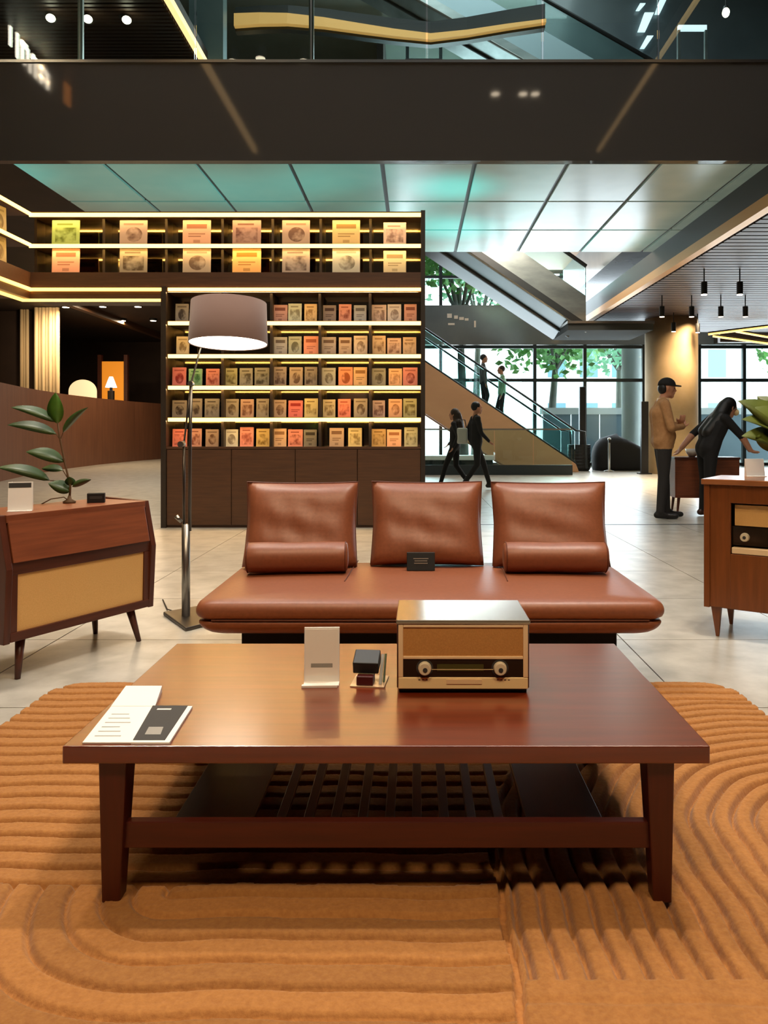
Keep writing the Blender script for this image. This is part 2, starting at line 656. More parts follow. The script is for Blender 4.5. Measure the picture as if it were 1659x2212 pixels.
bal = thing('glass_balustrade', 'clear glass balustrade standing on the dark bulkhead', 'balustrade', (0, 9.66, 5.736))
xs = [-1250 + 250 * k + 922 for k in range(9)]
for k in range(len(xs) - 1):
    a, c = (xs[k] - CX) / F * 9.66, (xs[k + 1] - CX) / F * 9.66
    MB().box((a + .012, -.01, 0), (c - .012, .01, 1.05)).build('glass_panel', 'glass_upper', bal)
for x in xs:
    a = (x - CX) / F * 9.66
    if x in (172, 672):
        MB().box((a - .03, .012, 0), (a + .03, .06, 1.05)).build('post', 'steel', bal)

# right hand soffit with slats and a gold edge
so = MB().box((4.62, 2, 4.06), (15, 22.8, 4.5)).build('ceiling_soffit', 'soffit_brown')
struct(so, 'dark brown slatted soffit on the right')
slat = MB().box((0, 0, 0), (9.9, .17, .05)).mesh('slat')
slat.materials.append(MATS['soffit_brown'])
for k in range(64):
    link('slat', slat, so, (4.75, 8.6 + k * .22, 4.01))
MB().box((4.48, 2, 3.96), (4.62, 22.9, 4.12)).build('edge_trim', 'gold_trim', so)
MB().box((4.50, 2, 4.12), (4.62, 22.9, 4.5)).build('fascia', 'shelf_dark', so)

# upper level soffits with lit gold edges (seen through the glass and mirrored in the bulkhead)
ul = MB().box((-13, 0, 8.1), (-4.05, 22, 8.5)).build('ceiling_upper_left', 'soffit_brown')
struct(ul, 'brown slatted soffit of the upper level on the left')
m = MB()
for k in range(60):
    m.box((-12.9, 10.5 + k * .12, 8.06), (-4.1, 10.57 + k * .12, 8.1))
s_ = m.build('slats', 'soffit_brown', ul)
s_['kind'] = 'stuff'
MB().box((-4.05, 0, 8.04), (-3.95, 22, 8.16)).build('edge_light', 'gold_led', ul)
ur = MB().box((4.6, 0, 8.1), (13, 9.4, 8.5)).build('ceiling_upper_right', 'soffit_brown')
struct(ur, 'brown soffit of the upper level on the right')
MB().box((4.54, 0, 8.06), (4.6, 9.4, 8.14)).build('edge_light', 'gold_led', ur)

# outer shell
struct(box_obj('wall_left', (-16, -5, 0), (-15.8, 34, 14), 'wall_dark'))
struct(box_obj('wall_right', (17.8, -5, 0), (18, 24, 14), 'wall_dark'))
struct(box_obj('wall_behind', (-16, -5.2, 0), (18, -5, 14), 'wall_dark'))
struct(box_obj('wall_rear_left', (-16, 33.8, 0), (-1.0, 34, 14), 'wall_dark'))
struct(box_obj('wall_facade_return', (-1.2, 24, 0), (-1.0, 34, 14), 'wall_dark'))
struct(box_obj('ceiling_roof', (-16, -5, 14), (18, 34, 14.2), 'roof_dark'))

# ------------------------------------------------------------------ passage on the left
pc = MB().box((-15.8, 9.74, 5.0), (-5.17, 33.8, 5.69)).build('ceiling_passage', 'wall_dark')
struct(pc, 'dark brown ceiling over the passage on the left')
MB().box((-10.35, 14, 4.8), (-10.15, 33, 5.0)).build('beam', 'shelf_brown', pc)
wl = MB()
pts = [(-8.5, 15.2), (-9.0, 16.6), (-9.6, 19), (-10.1, 22), (-10.3, 25), (-10.2, 28), (-9.8, 31), (-9.3, 33.5)]
for k in range(len(pts) - 1):
    a, c = pts[k], pts[k + 1]
    wl.hexa([(a[0] - .3, a[1], 0), (a[0], a[1], 0), (c[0], c[1], 0), (c[0] - .3, c[1], 0)],
            [(a[0] - .3, a[1], 2.16), (a[0], a[1], 2.16), (c[0], c[1], 2.16), (c[0] - .3, c[1], 2.16)])
struct(wl.build('wall_partition', 'wood_wall'), 'curved reddish wooden partition beside the passage')
for k, (xa, xb, d) in enumerate(((75, 128, 24.2), (44, 62, 24.6))):
    a, c = (xa - CX) / F * d, (xb - CX) / F * d
    cm = MB()
    n = 7 if k == 0 else 3
    for i in range(n):
        xx = a + (c - a) * (i + .5) / n
        cm.cyl((xx, d, 0), (xx, d + (.03 if i % 2 else 0), 4.98), (c - a) / n * .6, n=10)
    struct(cm.build('trim_%d' % (k + 1), 'curtain', smooth=True), 'pale fluted column behind the partition')
struct(box_obj('wall_olive_panel', (-15.7, 24.9, 0), (-12.2, 25.1, 4.98), 'wall_dark'))

d = 27.5
ar = thing('arched_screen', 'pale lit arched screen in the dark shop behind the partition', 'screen', (*P(178, 790, d)[:2], 2.16))
arm = MB()
rr = 30 / F * d
poly = [(rr * math.cos(a), .35 + rr * .85 * math.sin(a)) for a in np.linspace(0, PI, 17)] + [(-rr, -.1), (rr, -.1)]
arm.prism(poly, 'Y', 0, .06).build('screen', 'cream_glow', ar)
tb = MB()
tb.box((-rr, -.06, -2.16), (rr, .12, -.1)).build('stand', 'shelf_dark', ar)
am = thing('amber_panel', 'glowing amber panel between dark posts in the far shop', 'panel', (*P(244, 790, 29.4)[:2], 0))
MB().box((-.42, 0, 2.2), (.42, .06, 3.75)).build('panel', 'amber_panel', am)
for sx in (-1, 1):
    MB().box((sx * .5 - .07, -.05, 0), (sx * .5 + .07, .12, 4.0)).build('post', 'console_dark', am)
MB().box((-.5, -.05, 0), (.5, .1, 2.2)).build('plinth', 'shelf_dark', am)
sm = thing('shop_lamp', 'small pale lamp standing before the amber panel', 'lamp', (*P(240, 828, 27.0)[:2], 0))
MB().lathe([(.2, 2.62), (.1, 2.9), (.06, 3.0)], n=12).build('shade', 'white_glow', sm)
MB().lathe([(.12, 0), (.12, 2.5), (.05, 2.52), (.05, 2.64)], n=10).build('stand', 'shelf_dark', sm)

for k, (x, y, dd) in enumerate(((142, 664, 0), (222, 663, 0), (298, 663, 0), (265, 693, 0), (331, 693, 0))):
    dd = (4.92 - CH) * F / (CY - y)
    px = P(x, y, dd)
    dl = thing('downlight', ('leftmost downlight' if k == 0 else 'second downlight' if k == 1 else 'third downlight' if k == 2 else 'left far downlight' if k == 3 else 'right far downlight') +
               ' in the dark passage ceiling under the lit bulkhead', 'downlight', (px[0], px[1], 4.92), 0, 'passage downlights')
    MB().lathe([(.13, 0), (.13, .08)], n=16).build('housing', 'black', dl)
    MB().lathe([(.10, -.005), (.10, .0)], n=16).build('lens', 'spot_glow', dl)
    area('downlight_beam', (px[0], px[1], 4.89), .2, 60, WARM)
area('column_fill', (-10.9, 22.6, 4.6), .4, 60, WARM, rot=(.9, 0, 0))  # added unseen light that brightens the fluted column
area('left_floor_fill', (-4.6, 5.6, 8.0), .4, 170, (1.0, .66, .34), rot=(0, .25, 0), spread=1.3)  # added fill without a fixture, warms the floor left of the sofa
area('passage_glow', (-6.3, 13.0, 4.9), 2.5, 150, WARM, size_y=5, shape='RECTANGLE')
area('passage_glow', (-7.0, 22.0, 4.9), 2.5, 150, WARM, size_y=6, shape='RECTANGLE')

# ------------------------------------------------------------------ glass facade and outdoors
YF = 24.0
fa = MB().box((-1, YF - .15, 3.78), (17.8, YF + .4, 5.0)).build('window_1', 'slab_grey')
struct(fa, 'glazed facade with a grey slab band')


def fx(x, d=YF):
    return (x - CX) / F * d


mulls = [fx(x) for x in (880, 952, 1155, 1263, 1390, 1510, 1607, 1720, 1830, 1940)]
for x in mulls:
    MB().box((x - .05, YF - .05, 0), (x + .05, YF + .08, 3.78)).build('mullion', 'mullion', fa)
for x in mulls[:9]:
    MB().box((x - .05, YF - .05, 5.0), (x + .05, YF + .08, 14)).build('mullion', 'mullion', fa)
for z in (0.06, 2.68, 3.72):
    MB().box((-1, YF - .04, z - .05), (17.8, YF + .06, z + .05)).build('transom', 'mullion', fa)
for z in (5.9, 8, 10.2, 12.4):
    MB().box((-1, YF - .04, z - .04), (17.8, YF + .06, z + .04)).build('transom', 'mullion', fa)
ed = [-1] + mulls + [17.8]
for k in range(len(ed) - 1):
    for za, zb in ((.1, 2.64), (2.72, 3.68), (5.0, 5.87), (5.93, 7.97), (8.03, 10.17), (10.23, 14)):
        MB().box((ed[k] + .05, YF, za), (ed[k + 1] - .05, YF + .015, zb)).build('pane', 'glass_clear', fa)
# small pale marks on the slab band
for (x, y, w, h) in ((971, 682, 10, 9), (985, 685, 8, 7), (997, 688, 10, 6), (1008, 690, 8, 5), (975, 700, 14, 4), (1026, 700, 4, 14)):
    a = P(x, y, YF - .16)
    MB().cbox(a, (w / F * YF, .02, h / F * YF)).build('slab_mark', 'white_paper', fa)

gd = box_obj('floor_outside', (-30, 24.4, -.3), (60, 120, -.02), 'paving')
struct(gd, 'pale paving outside the glass')


def tree(loc, h, rad, label, leafm, n=1500, lean=0.):
    t = thing('tree', label, 'tree', loc, 0, 'trees outside the glass')
    m = MB()
    top = Vector((lean, 0, h * .62))
    m.tube([(0, 0, 0), (lean * .4, 0, h * .3), tuple(top)], [.2, .16, .1], 10)
    for k in range(6):
        a = k * 1.05
        m.tube([tuple(top * .8), (lean + math.cos(a) * rad * .4, math.sin(a) * rad * .4, h * .72), (lean + math.cos(a) * rad * .75, math.sin(a) * rad * .7, h * .84)], [.07, .05, .02], 6)
    m.build('trunk', 'bark', t, smooth=True)
    c = MB()
    for k in range(n):
        u = rng.normal(size=3)
        u /= np.linalg.norm(u)
        r = rng.random() ** .4
        # clumps
        cl_ = (k % 9)
        cc = np.array([math.cos(cl_ * 2.4) * .55, math.sin(cl_ * 2.4) * .55, ((cl_ * 5) % 9) / 9 - .5]) * rad * (.0 if cl_ == 0 else 1)
        p = np.array([lean, 0, h * .78]) + cc + u * r * rad * .55
        s = .16 + .12 * rng.random()
        e = Euler(tuple(rng.random(3) * 6.28)).to_matrix()
        q = [Vector(p) + e @ Vector(w) * s for w in ((-.5, 0, 0), (0, -.9, .12), (.5, 0, 0), (0, .9, .12))]
        c.add(q, [(0, 1, 2, 3)])
    cr = c.build('crown', leafm, t, fix=False)
    cr['kind'] = 'stuff'
    return t


tree((5.5, 31.5, -.02), 7.2, 2.6, 'green tree seen between the stair and the white street pillar', 'foliage', 1600, .3)
tree((10.2, 38.5, -.02), 8.2, 3.2, 'teal green tree behind the man in tan', 'foliage_teal', 1700)
tree((16.6, 31.0, -.02), 6.4, 2.6, 'bright green tree behind the woman in black', 'foliage', 1600)
tree((1.9, 30.0, -.02), 10.8, 2.4, 'tall green tree above the stair by the bookcase edge', 'foliage', 1500, -.2)
tree((2.8, 36.0, -.02), 11.5, 2.6, 'far tree with thin leaves seen above the grey slab band', 'foliage_teal', 900, .2)


def building(label, lo, hi, nx, nz):
    t = thing('building', label, 'building', ((lo[0] + hi[0]) / 2, lo[1], 0))
    wx, h, dp = hi[0] - lo[0], hi[2], hi[1] - lo[1]
    MB().box((-wx / 2, 0, 0), (wx / 2, dp, h)).build('wall', 'facade_white', t)
    for i in range(nx):
        for k in range(nz):
            cx, cz = -wx / 2 + (i + .5) * wx / nx, (k + .6) * h / nz
            w_ = MB().box((cx - wx / nx * .33, -.04, cz - h / nz * .3), (cx + wx / nx * .33, .0, cz + h / nz * .3)).build('window', 'facade_white', t)
            MB().box((cx - wx / nx * .28, -.06, cz - h / nz * .26), (cx + wx / nx * .28, -.04, cz + h / nz * .26)).build('pane', 'facade_pane', w_)
    MB().box((-wx / 2 - .2, -.2, h), (wx / 2 + .2, dp + .2, h + .3)).build('roof', 'hoarding', t)


building('pale white street building behind the teal tree', (7.5, 46, 0), (19, 54, 6.4), 6, 2)
building('pale low building behind the bright green tree at the far right', (22, 48, 0), (38, 56, 7.5), 7, 2)
ho = thing('hoarding', 'long blue-grey street hoarding outside the glass', 'fence', (9.5, 29.5, -.02))
for k in range(11):
    MB().box((-4.6 + k * 1.1, 0, 0), (-3.54 + k * 1.1, .08, 1.75)).build('panel', 'hoarding', ho)
MB().box((-4.7, -.06, 1.75), (7.6, .14, 2.0)).build('coping', 'facade_white', ho)
pl = thing('street_pillar', 'white street pillar outside, left of the stone column', 'pillar', (P(1365, 0, 27.5)[0], 27.5, -.02))
MB().lathe([(.42, 0), (.42, .3), (.36, .34), (.36, 4.6), (.44, 4.7), (.44, 4.9)], n=20).build('shaft', 'facade_white', pl, smooth=True)

# ------------------------------------------------------------------ stone column on the right
cx = (1450 - CX) / F * 20
struct(MB().lathe([(.66, 0), (.66, 4.0)], (cx, 20, 0), 36).build('column', 'column_stone', smooth=True), 'round beige stone column on the right')
area('column_uplight', (cx + .35, 18.9, 3.9), .2, 26, WARM, rot=(.35, 0, 0), spread=2.0)
box_obj('wall_far_right', (9.2, 23.2, 3.78), (17.8, 23.7, 4.06), 'soffit_brown')
struct(bpy.data.objects['wall_far_right'])

# ------------------------------------------------------------------ stair with solid brown side
st = thing('staircase', 'staircase with solid brown side panel and glass rails before the facade', 'staircase', (0, 0, 0))
d = 20.6


def sx(x, y):
    p = P(x, y, d)
    return (p[0], p[2])


top_l, top_r, bot_r, bot_l = (885, 760), (1243, 1002), (1215, 1019), (885, 872)
poly = [sx(*top_l), sx(*top_r), (sx(1250, 1010)[0], 0.0), (sx(1110, 1019)[0], 0.0), sx(*bot_l)]
MB().prism(poly, 'Y', d - .06, d + .06).build('side_panel', 'stair_brown', st, bevel=.01)
MB().prism(poly, 'Y', d + 1.9, d + 2.0).build('side_panel', 'stair_brown', st, bevel=.01)
(ax, az), (bx, bz) = sx(*top_l), sx(*top_r)
slope = (bz - az) / (bx - ax)
nst = 20
x_end = bx
for k in range(nst):
    zz = .16 * (k + 1)
    xx = x_end - .1 - k * (.16 / -slope)
    MB().box((xx - .16 / -slope, d + .06, zz - .19), (xx, d + 1.9, zz - .05)).build('tread', 'tread', st)
for yy in (d, d + 1.95):
    for k in range(5):
        a, c = ax + (bx - ax) * k / 5 + .02, ax + (bx - ax) * (k + 1) / 5 - .02
        za, zc = az + slope * (a - ax), az + slope * (c - ax)
        MB().prism([(a, za), (c, zc), (c, zc + .86), (a, za + .86)], 'Y', yy - .01, yy + .01).build('glass_panel', 'glass_rail', st)
    MB().tube([(ax, yy, az + .9), (bx, yy, bz + .9), (bx + .25, yy, bz + .86), (bx + .3, yy, .1)], .03, 8).build('handrail', 'mullion', st, smooth=True)
    MB().tube([(ax, yy, az + .02), (bx, yy, bz + .02)], .035, 8).build('capping', 'mullion', st, smooth=True)
# low glass screen in front of the stair
ls = thing('glass_screen', 'low clear glass screen with dark base left of the round planter', 'screen', (0, 19.2, 0))
for k in range(4):
    a, c = fx(900 + k * 84, 19.2), fx(984 + k * 84, 19.2)
    MB().box((a + .01, -.01, .12), (c - .01, .01, 1.12)).build('glass_panel', 'glass_rail', ls)
MB().box((fx(890, 19.2), -.05, 0), (fx(1236, 19.2), .05, .25)).build('base_rail', 'mullion', ls)
MB().box((fx(890, 19.2), -.03, 1.12), (fx(1236, 19.2), .03, 1.16)).build('top_rail', 'steel', ls)
# pale slabs of a basin under the stair
bs = thing('low_plinth', 'long low pale plinth under the stair near the walkers', 'plinth', (fx(960, 20.2), 20.2, 0))
MB().box((-1.2, -.25, 0), (1.25, .2, .34)).build('base', 'mullion', bs, bevel=.01)
MB().box((-1.25, -.3, .34), (1.3, .25, .46)).build('top', 'white_glaze', bs, bevel=.01)

# ------------------------------------------------------------------ escalators


def escalator(name, label, p1, p2, width, thick, side, under, ext0=0., ext1=0.):
    p1, p2 = Vector(p1), Vector(p2)
    u = (p2 - p1)
    p1 = p1 - u * ext0
    p2 = p2 + u * ext1
    h = Vector((u.x, u.y, 0)).normalized()
    w = Vector((-h.y, h.x, 0)) * width
    t = thing(name, label, 'escalator', tuple(p2))
    a, c = p1 - p2, Vector((0, 0, 0))
    up = Vector((0, 0, thick))
    MB().hexa([a, c, c + w, a + w], [a + up * .25, c + up * .25, c + w + up * .25, a + w + up * .25]).build('soffit', under, t)
    for off in (Vector((0, 0, 0)), w * .93):
        q0, q1 = a + off + up * .25, c + off + up * .25
        ww = w * .07
        MB().hexa([q0, q1, q1 + ww, q0 + ww], [q0 + up * .75, q1 + up * .75, q1 + ww + up * .75, q0 + ww + up * .75]).build('side_panel', side, t)
        g0, g1 = a + off + up, c + off + up
        gw = w * .02
        gu = Vector((0, 0, .75))
        MB().hexa([g0, g1, g1 + gw, g0 + gw], [g0 + gu, g1 + gu, g1 + gw + gu, g0 + gw + gu]).build('glass_panel', 'glass_rail', t)
        MB().tube([g0 + gu, g1 + gu], .05, 8).build('handrail', 'black', t)
    MB().tube([a - h * .02 + w * -.01, c + w * -.01], .03, 6).build('edge_strip', 'steel', t)
    MB().tube([a + w * .5 - Vector((0, 0, .02)), c + w * .5 - Vector((0, 0, .02))], .04, 6).build('edge_strip', 'escalator_dark', t)
    return t


escalator('escalator', 'grey escalator underside dropping from the frosted ceiling to the right', (1.75, 18.4, 5.05), (4.05, 19.2, 3.72), 1.7, .9, 'escalator_steel', 'escalator_dark', 1.6, .10)
escalator('escalator', 'pale blue escalator seen through the upper glass balustrade', (.06, 18.2, 11.30), (2.6, 18.2, 9.85), 1.5, .98, 'escalator_pale', 'escalator_steel', 1.6, 1.3)
ld = thing('escalator_landing', 'thin grey landing plate at the foot of the grey escalator', 'landing', (P(1330, 700, 19)[0], 19.8, 3.58))
MB().box((-1.2, -.9, 0), (.9, 1.2, .16)).build('plate', 'landing_matte', ld)
MB().box((-1.22, -.95, .16), (.92, 1.2, .22)).build('edge', 'steel', ld)
struct(box_obj('ceiling_far', (1.6, 14.8, 6.0), (4.5, 24, 6.3), 'stair_brown'), 'brownish soffit above the grey escalator')
struct(box_obj('trim_far_slab', (4.5, 14.8, 5.0), (15, 24, 6.3), 'slab_grey'), 'dark slab above the right soffit')

# curved lit ribbon of the floor above
rb = []
for (x, y) in ((505, 44), (560, 40), (620, 39), (700, 46), (780, 57), (850, 66), (930, 74), (1010, 64), (1096, 49), (1180, 36)):
    dd = 8.5 * F / (CY - y)
    rb.append(((x - CX) / F * dd, dd))
m = MB()
for k in range(len(rb) - 1):
    a, c = rb[k], rb[k + 1]
    ta, tc_ = 9.5 + .26 - .021 * k, 9.5 + .26 - .021 * (k + 1)
    m.hexa([(a[0], a[1], 9.5), (c[0], c[1], 9.5), (c[0], c[1] + .12, 9.5), (a[0], a[1] + .12, 9.5)],
           [(a[0], a[1], ta), (c[0], c[1], tc_), (c[0], c[1] + .12, tc_), (a[0], a[1] + .12, ta)])
rib = m.build('trim_ribbon', 'gold_glow')
struct(rib, 'golden curved light ribbon along the floor edge above')
m = MB()
for k in range(len(rb) - 1):
    a, c = rb[k], rb[k + 1]
    m.hexa([(a[0], a[1] + .13, 9.45), (c[0], c[1] + .13, 9.45), (c[0], c[1] + .3, 9.45), (a[0], a[1] + .3, 9.45)],
           [(a[0], a[1] + .13, 9.95), (c[0], c[1] + .13, 9.95), (c[0], c[1] + .3, 9.8), (a[0], a[1] + .3, 9.8)])
struct(m.build('ceiling_ribbon_slab', 'escalator_dark'), 'dark floor slab behind the golden ribbon')
struct(box_obj('wall_upper_dark', (3.2, 20.2, 6.3), (12, 20.4, 14), 'slab_grey'), 'dark grey upper wall on the right')

struct(box_obj('wall_upper_panel', (P(408, 0, 15)[0], 15, 7.0), (P(482, 0, 15)[0], 15.3, 11), 'slab_teal'), 'grey-green panel beside the gold edge light above')
# bright upper window slots, lit portal, black box, spots in the upper zone
uw = thing('upper_window', 'bright tall window slots in the dark upper wall', 'window', (P(1400, 50, 20.1)[0], 20.1, 10.6))
for (xa, ya, xb, yb, w) in ((1384, 8, 1384, 22, 12), (1398, 28, 1392, 68, 20), (1400, 78, 1394, 104, 14), (1428, 0, 1426, 30, 14)):
    a, c = P(xa, ya, 20.1), P(xb, yb, 20.1)
    o = Vector(uw.location)
    ww = w / F * 20.1 / 2
    MB().prism([(c[0] - ww - o.x - .05, c[2] - o.z), (c[0] + ww - o.x - .1, c[2] - o.z), (a[0] + ww - o.x + .05, a[2] - o.z), (a[0] - ww - o.x + .05, a[2] - o.z)], 'Y', -.03, .05).build('pane', 'white_glow', uw)
lp = thing('lit_portal', 'thin white lit bar over a dark frame on the upper level', 'lamp', (P(1495, 135, 12.5)[0], 12.5, 5.7))
zz = P(0, 61, 12.5)[2] - 5.7
MB().box((-.23, -.03, zz - .04), (.23, .03, zz + .04)).build('light_bar', 'white_glow', lp)
for s in (-1, 1):
    MB().box((s * .22 - .02, -.03, 0), (s * .22 + .02, .03, zz - .04)).build('post', 'escalator_steel', lp)
bb = thing('black_box', 'small black box standing behind the upper glass', 'box', (P(915, 132, 10.3)[0], 10.3, 5.7))
MB().box((-.245, -.08, .0), (.245, .08, .36)).build('case', 'black', bb, bevel=.01)
MB().box((-.2, -.085, .2), (.2, -.08, .33)).build('grille', 'escalator_dark', bb)

for k, (x, y, lab) in enumerate(((108, 38, 'leftmost'), (188, 40, 'middle'), (272, 42, 'rightmost'))):
    dd = (7.95 - CH) * F / (CY - y)
    p = P(x, y, dd)
    t = thing('spotlight', lab + ' of three bright spotlights on the upper slatted soffit', 'spotlight', (p[0], p[1], 7.95), 0, 'upper soffit spotlights')
    MB().cyl((0, 0, .0), (-.10, .1, .11), .06, .06, 14).build('housing', 'black', t, smooth=False)
    MB().ellipsoid((.02, -.02, -.02), (.075, .075, .06), 14, 8).build('lens', 'spot_glow', t, smooth=True)
p = P(1567, 26, 12.9)
t = thing('spotlight', 'bright spotlight on the dark upper level at the top right', 'spotlight', p, 0)
MB().cyl((0, 0, 0), (.05, .1, .12), .05, .05, 12).build('housing', 'black', t)
MB().ellipsoid((0, -.02, -.02), (.06, .06, .08), 12, 8).build('lens', 'spot_glow', t, smooth=True)
MB().cyl((.05, .1, .1), (.05, .1, .9), .012, .012, 6).build('rod', 'black', t)

# hanging ceiling spots over the seating group (mirrored in the bulkhead) : they light the sofa, table and rug


def pend(x, y, power, color, k, r=.09, zl=8.1):
    dp = (zl - CH) * F / (CY - y)
    X, Y = (x - CX) / F * dp, 2 * 9.6 - dp
    t = thing('ceiling_spot', 'round ceiling spot mirrored in the dark bulkhead, ' + k, 'spotlight', (X, Y, zl), 0, 'spots over the seating group')
    MB().lathe([(r + .03, 0.02), (r + .03, .22), (.02, .24)], n=16).build('housing', 'black', t)
    MB().lathe([(r, .012), (r, .02)], n=16).build('lens', 'spot_glow', t)
    area('spot_beam', (X, Y, zl - .01), r * 2, power, color, spread=1.9)


pend(500, 128, 30, NEUT, 'faint leftmost')
pend(560, 122, 30, NEUT, 'second from the left, faint')
pend(655, 128, 70, NEUT, 'largest, left of the middle')
pend(1070, 205, 70, NEUT, 'single one right of the middle')
pend(1130, 205, 50, NEUT, 'left one of the close pair')
pend(1156, 205, 50, NEUT, 'right one of the close pair')
for bx0 in (-1.6, 1.7):  # added frontal fill from behind the camera, no fixture built
    v_ = Vector((0, 2.4, .3)) - Vector((bx0, -1.8, 7.5))
    area('rear_fill', (bx0, -1.8, 7.5), 1.2, 66, WARM, rot=tuple(v_.to_track_quat('-Z', 'Y').to_euler()), spread=1.7)

# glowing sign on the left upper level, mirrored in the bulkhead; only its strokes can be made out
sg = thing('wall_sign', 'white illuminated sign mirrored at the upper left of the bulkhead', 'sign', (-7.0, 5.2, 7.86))
for (y0, y1, z0, z1) in ((.85, .80, .28, -.1), (.62, .56, .25, -.2), (.45, .25, .2, .1), (.45, .38, .2, -.2), (.25, .2, .15, -.2), (.05, 0, .15, -.25), (.1, -.2, .12, .04), (-.15, -.22, .1, -.25), (-.35, -.6, .08, 0), (-.35, -.42, .08, -.25), (-.6, -.67, .05, -.25), (-.35, -.65, -.1, -.17)):
    MB().box((-.02, min(y0, y1), min(z0, z1)), (.02, max(y0, y1), max(z0, z1))).build('stroke', 'sign_glow', sg)
for yy in (-1.35, -1.5):
    MB().box((-.02, yy - .09, -.2), (.02, yy, .22)).build('stroke', 'orange_glow', sg)

# ------------------------------------------------------------------ bookcase wall with lit shelves
DB = 8.78


def bz(y):
    return CH + (CY - y) / F * DB


def bx_(x):
    return (x - CX) / F * DB


bc = thing('bookcase', 'tall brown bookcase wall with lit shelves behind the leather sofa', 'bookcase', (bx_(635), DB, 0))
OX = bc.location.x


def bpart(name, x0, x1, z0, z1, mat, y0=0., y1=.32, bevel=0.):
    return MB().box((x0 - OX, y0, z0), (x1 - OX, y1, z1)).build(name, mat, bc, bevel=bevel)


XL, XR, XW = bx_(356), bx_(909), -4.40
bpart('side_panel', XR, XR + .05, 0, 3.62, 'shelf_dark', -.02, .36)
bpart('side_panel', XL - .04, XL + .02, 0, 2.75, 'shelf_dark', -.02, .36)
bpart('base_body', XL + .02, XR, 0.0, .90, 'shelf_brown', .02, .34)
seams = [XL + .02, bx_(500), bx_(638), bx_(772), XR]
for k in range(4):
    bpart('door', seams[k] + .004, seams[k + 1] - .004, .03, .895, 'shelf_brown', -.005, .02, .003)
bpart('base_top', XL + .02, XR, .90, .925, 'shelf_brown', -.01, .32)
bpart('back_panel', XL + .02, XR, .925, 2.70, 'shelf_mirror', .32, .34)
bpart('back_panel', XW, XR, 2.93, 3.56, 'shelf_mirror', .32, .34)
LZ = {625: 2.722, 697: 2.342, 768: 1.966, 836: 1.607, 905: 1.242}
for z in (2.342, 1.966, 1.607, 1.242):
    bpart('shelf', XL + .02, XR, z - .02, z + .02, 'shelf_brown', .0, .32)
    bpart('led_strip', bx_(364), XR, z - .030, z + .012, 'led', -.022, -.001)
for z, xa in ((2.69, XL), (2.32, XL), (1.945, XL), (1.585, XL), (1.22, XL), (3.20, XW), (3.555, XW)):
    area('shelf_light', ((xa + XR) / 2, DB + .012, z), XR - xa - .06, 16 * (XR - xa) / 3, (1.0, .62, .26), rot=(-.5, 0, 0), size_y=.02, shape='RECTANGLE')
bpart('top_band', XW, XR, 2.735, 2.915, 'shelf_brown', -.01, .34)
bpart('led_strip', bx_(364), XR, 2.70, 2.735, 'led', -.03, -.005)
bpart('shelf', XL, XR, 2.69, 2.735, 'shelf_brown', 0, .34)
bpart('shelf', XW, XR, 3.205, 3.24, 'shelf_brown', .0, .32)
bpart('led_strip', XW, XR, 3.195, 3.235, 'led', -.022, -.001)
bpart('top_board', XW, XR, 3.56, 3.61, 'shelf_brown', .0, .34)
bpart('led_strip', XW, XR, 3.548, 3.59, 'led', -.022, -.001)
bays = [364, 479, 585, 690, 799, 906]
for x in bays[1:-1]:
    bpart('divider', bx_(x) - .015, bx_(x) + .015, .925, 2.69, 'shelf_dark', .03, .32)
for x in (66, 215, 352, 475, 585, 690, 799):
    bpart('divider', bx_(x) - .015, bx_(x) + .015, 2.915, 3.56, 'shelf_dark', .12, .32)
# lit edge under the bridge over the passage
bpart('fascia', XW, XL - .04, 2.64, 2.735, 'shelf_brown', .0, .06)
bpart('led_strip', XW, bx_(350), 2.70, 2.735, 'led_warm', -.03, -.001)
bpart('led_strip', XW - .1, bx_(350), 2.585, 2.615, 'led_warm', .0, .03)
bpart('soffit', XW, XL - .04, 2.615, 2.64, 'shelf_brown', .0, .5)

# wing of the bookcase that turns towards the camera on the left
wg = thing('bookcase_wing', 'lit bookcase wing turning forward at the left edge', 'bookcase', (XW, 7.2, 2.585))
wy0, wy1 = -2.4, 8.77 - 7.2
oz = 2.585


def wpart(name, z0, z1, mat, x0=-.34, x1=0., y0=wy0, y1=wy1):
    return MB().box((x0, y0, z0 - oz), (x1, y1, z1 - oz)).build(name, mat, wg)


wpart('back_panel', 2.735, 3.56, 'shelf_mirror', -.36, -.34)
wpart('band', 2.735, 2.915, 'shelf_brown', -.34, .01)
wpart('shelf', 3.205, 3.24, 'shelf_brown')
wpart('top_board', 3.56, 3.61, 'shelf_brown')
for z in (3.56, 3.207):
    wpart('led_strip', z, z + .036, 'led', .0, .022)
wpart('led_strip', 2.70, 2.735, 'led_warm', .0, .03)
wpart('led_strip', 2.585, 2.615, 'led_warm', -.1, -.07)
wpart('soffit', 2.615, 2.70, 'shelf_brown', -.34, -.0)
wpart('end_panel', 2.585, 3.61, 'shelf_dark', -.34, .0, wy0 - .04, wy0)

# books and records


def cname(c):
    r, g, b_ = c
    mx, mn = max(c), min(c)
    if mx - mn < 28:
        return 'black' if mx < 75 else 'dark grey' if mx < 120 else 'grey' if mx < 175 else 'pale grey'
    if g > r and g > b_ * 1.2:
        return 'green'
    if mx < 100:
        return 'dark brown'
    if r > 1.9 * g:
        return 'red'
    if r > 1.45 * g:
        return 'orange' if b_ < 70 else 'coral'
    if b_ < .5 * g and r > 180:
        return 'yellow'
    if b_ < .62 * r and r > 190:
        return 'amber'
    if r > 180:
        return 'cream'
    if g > .9 * r:
        return 'olive'
    return 'tan' if r > 150 else 'brown'


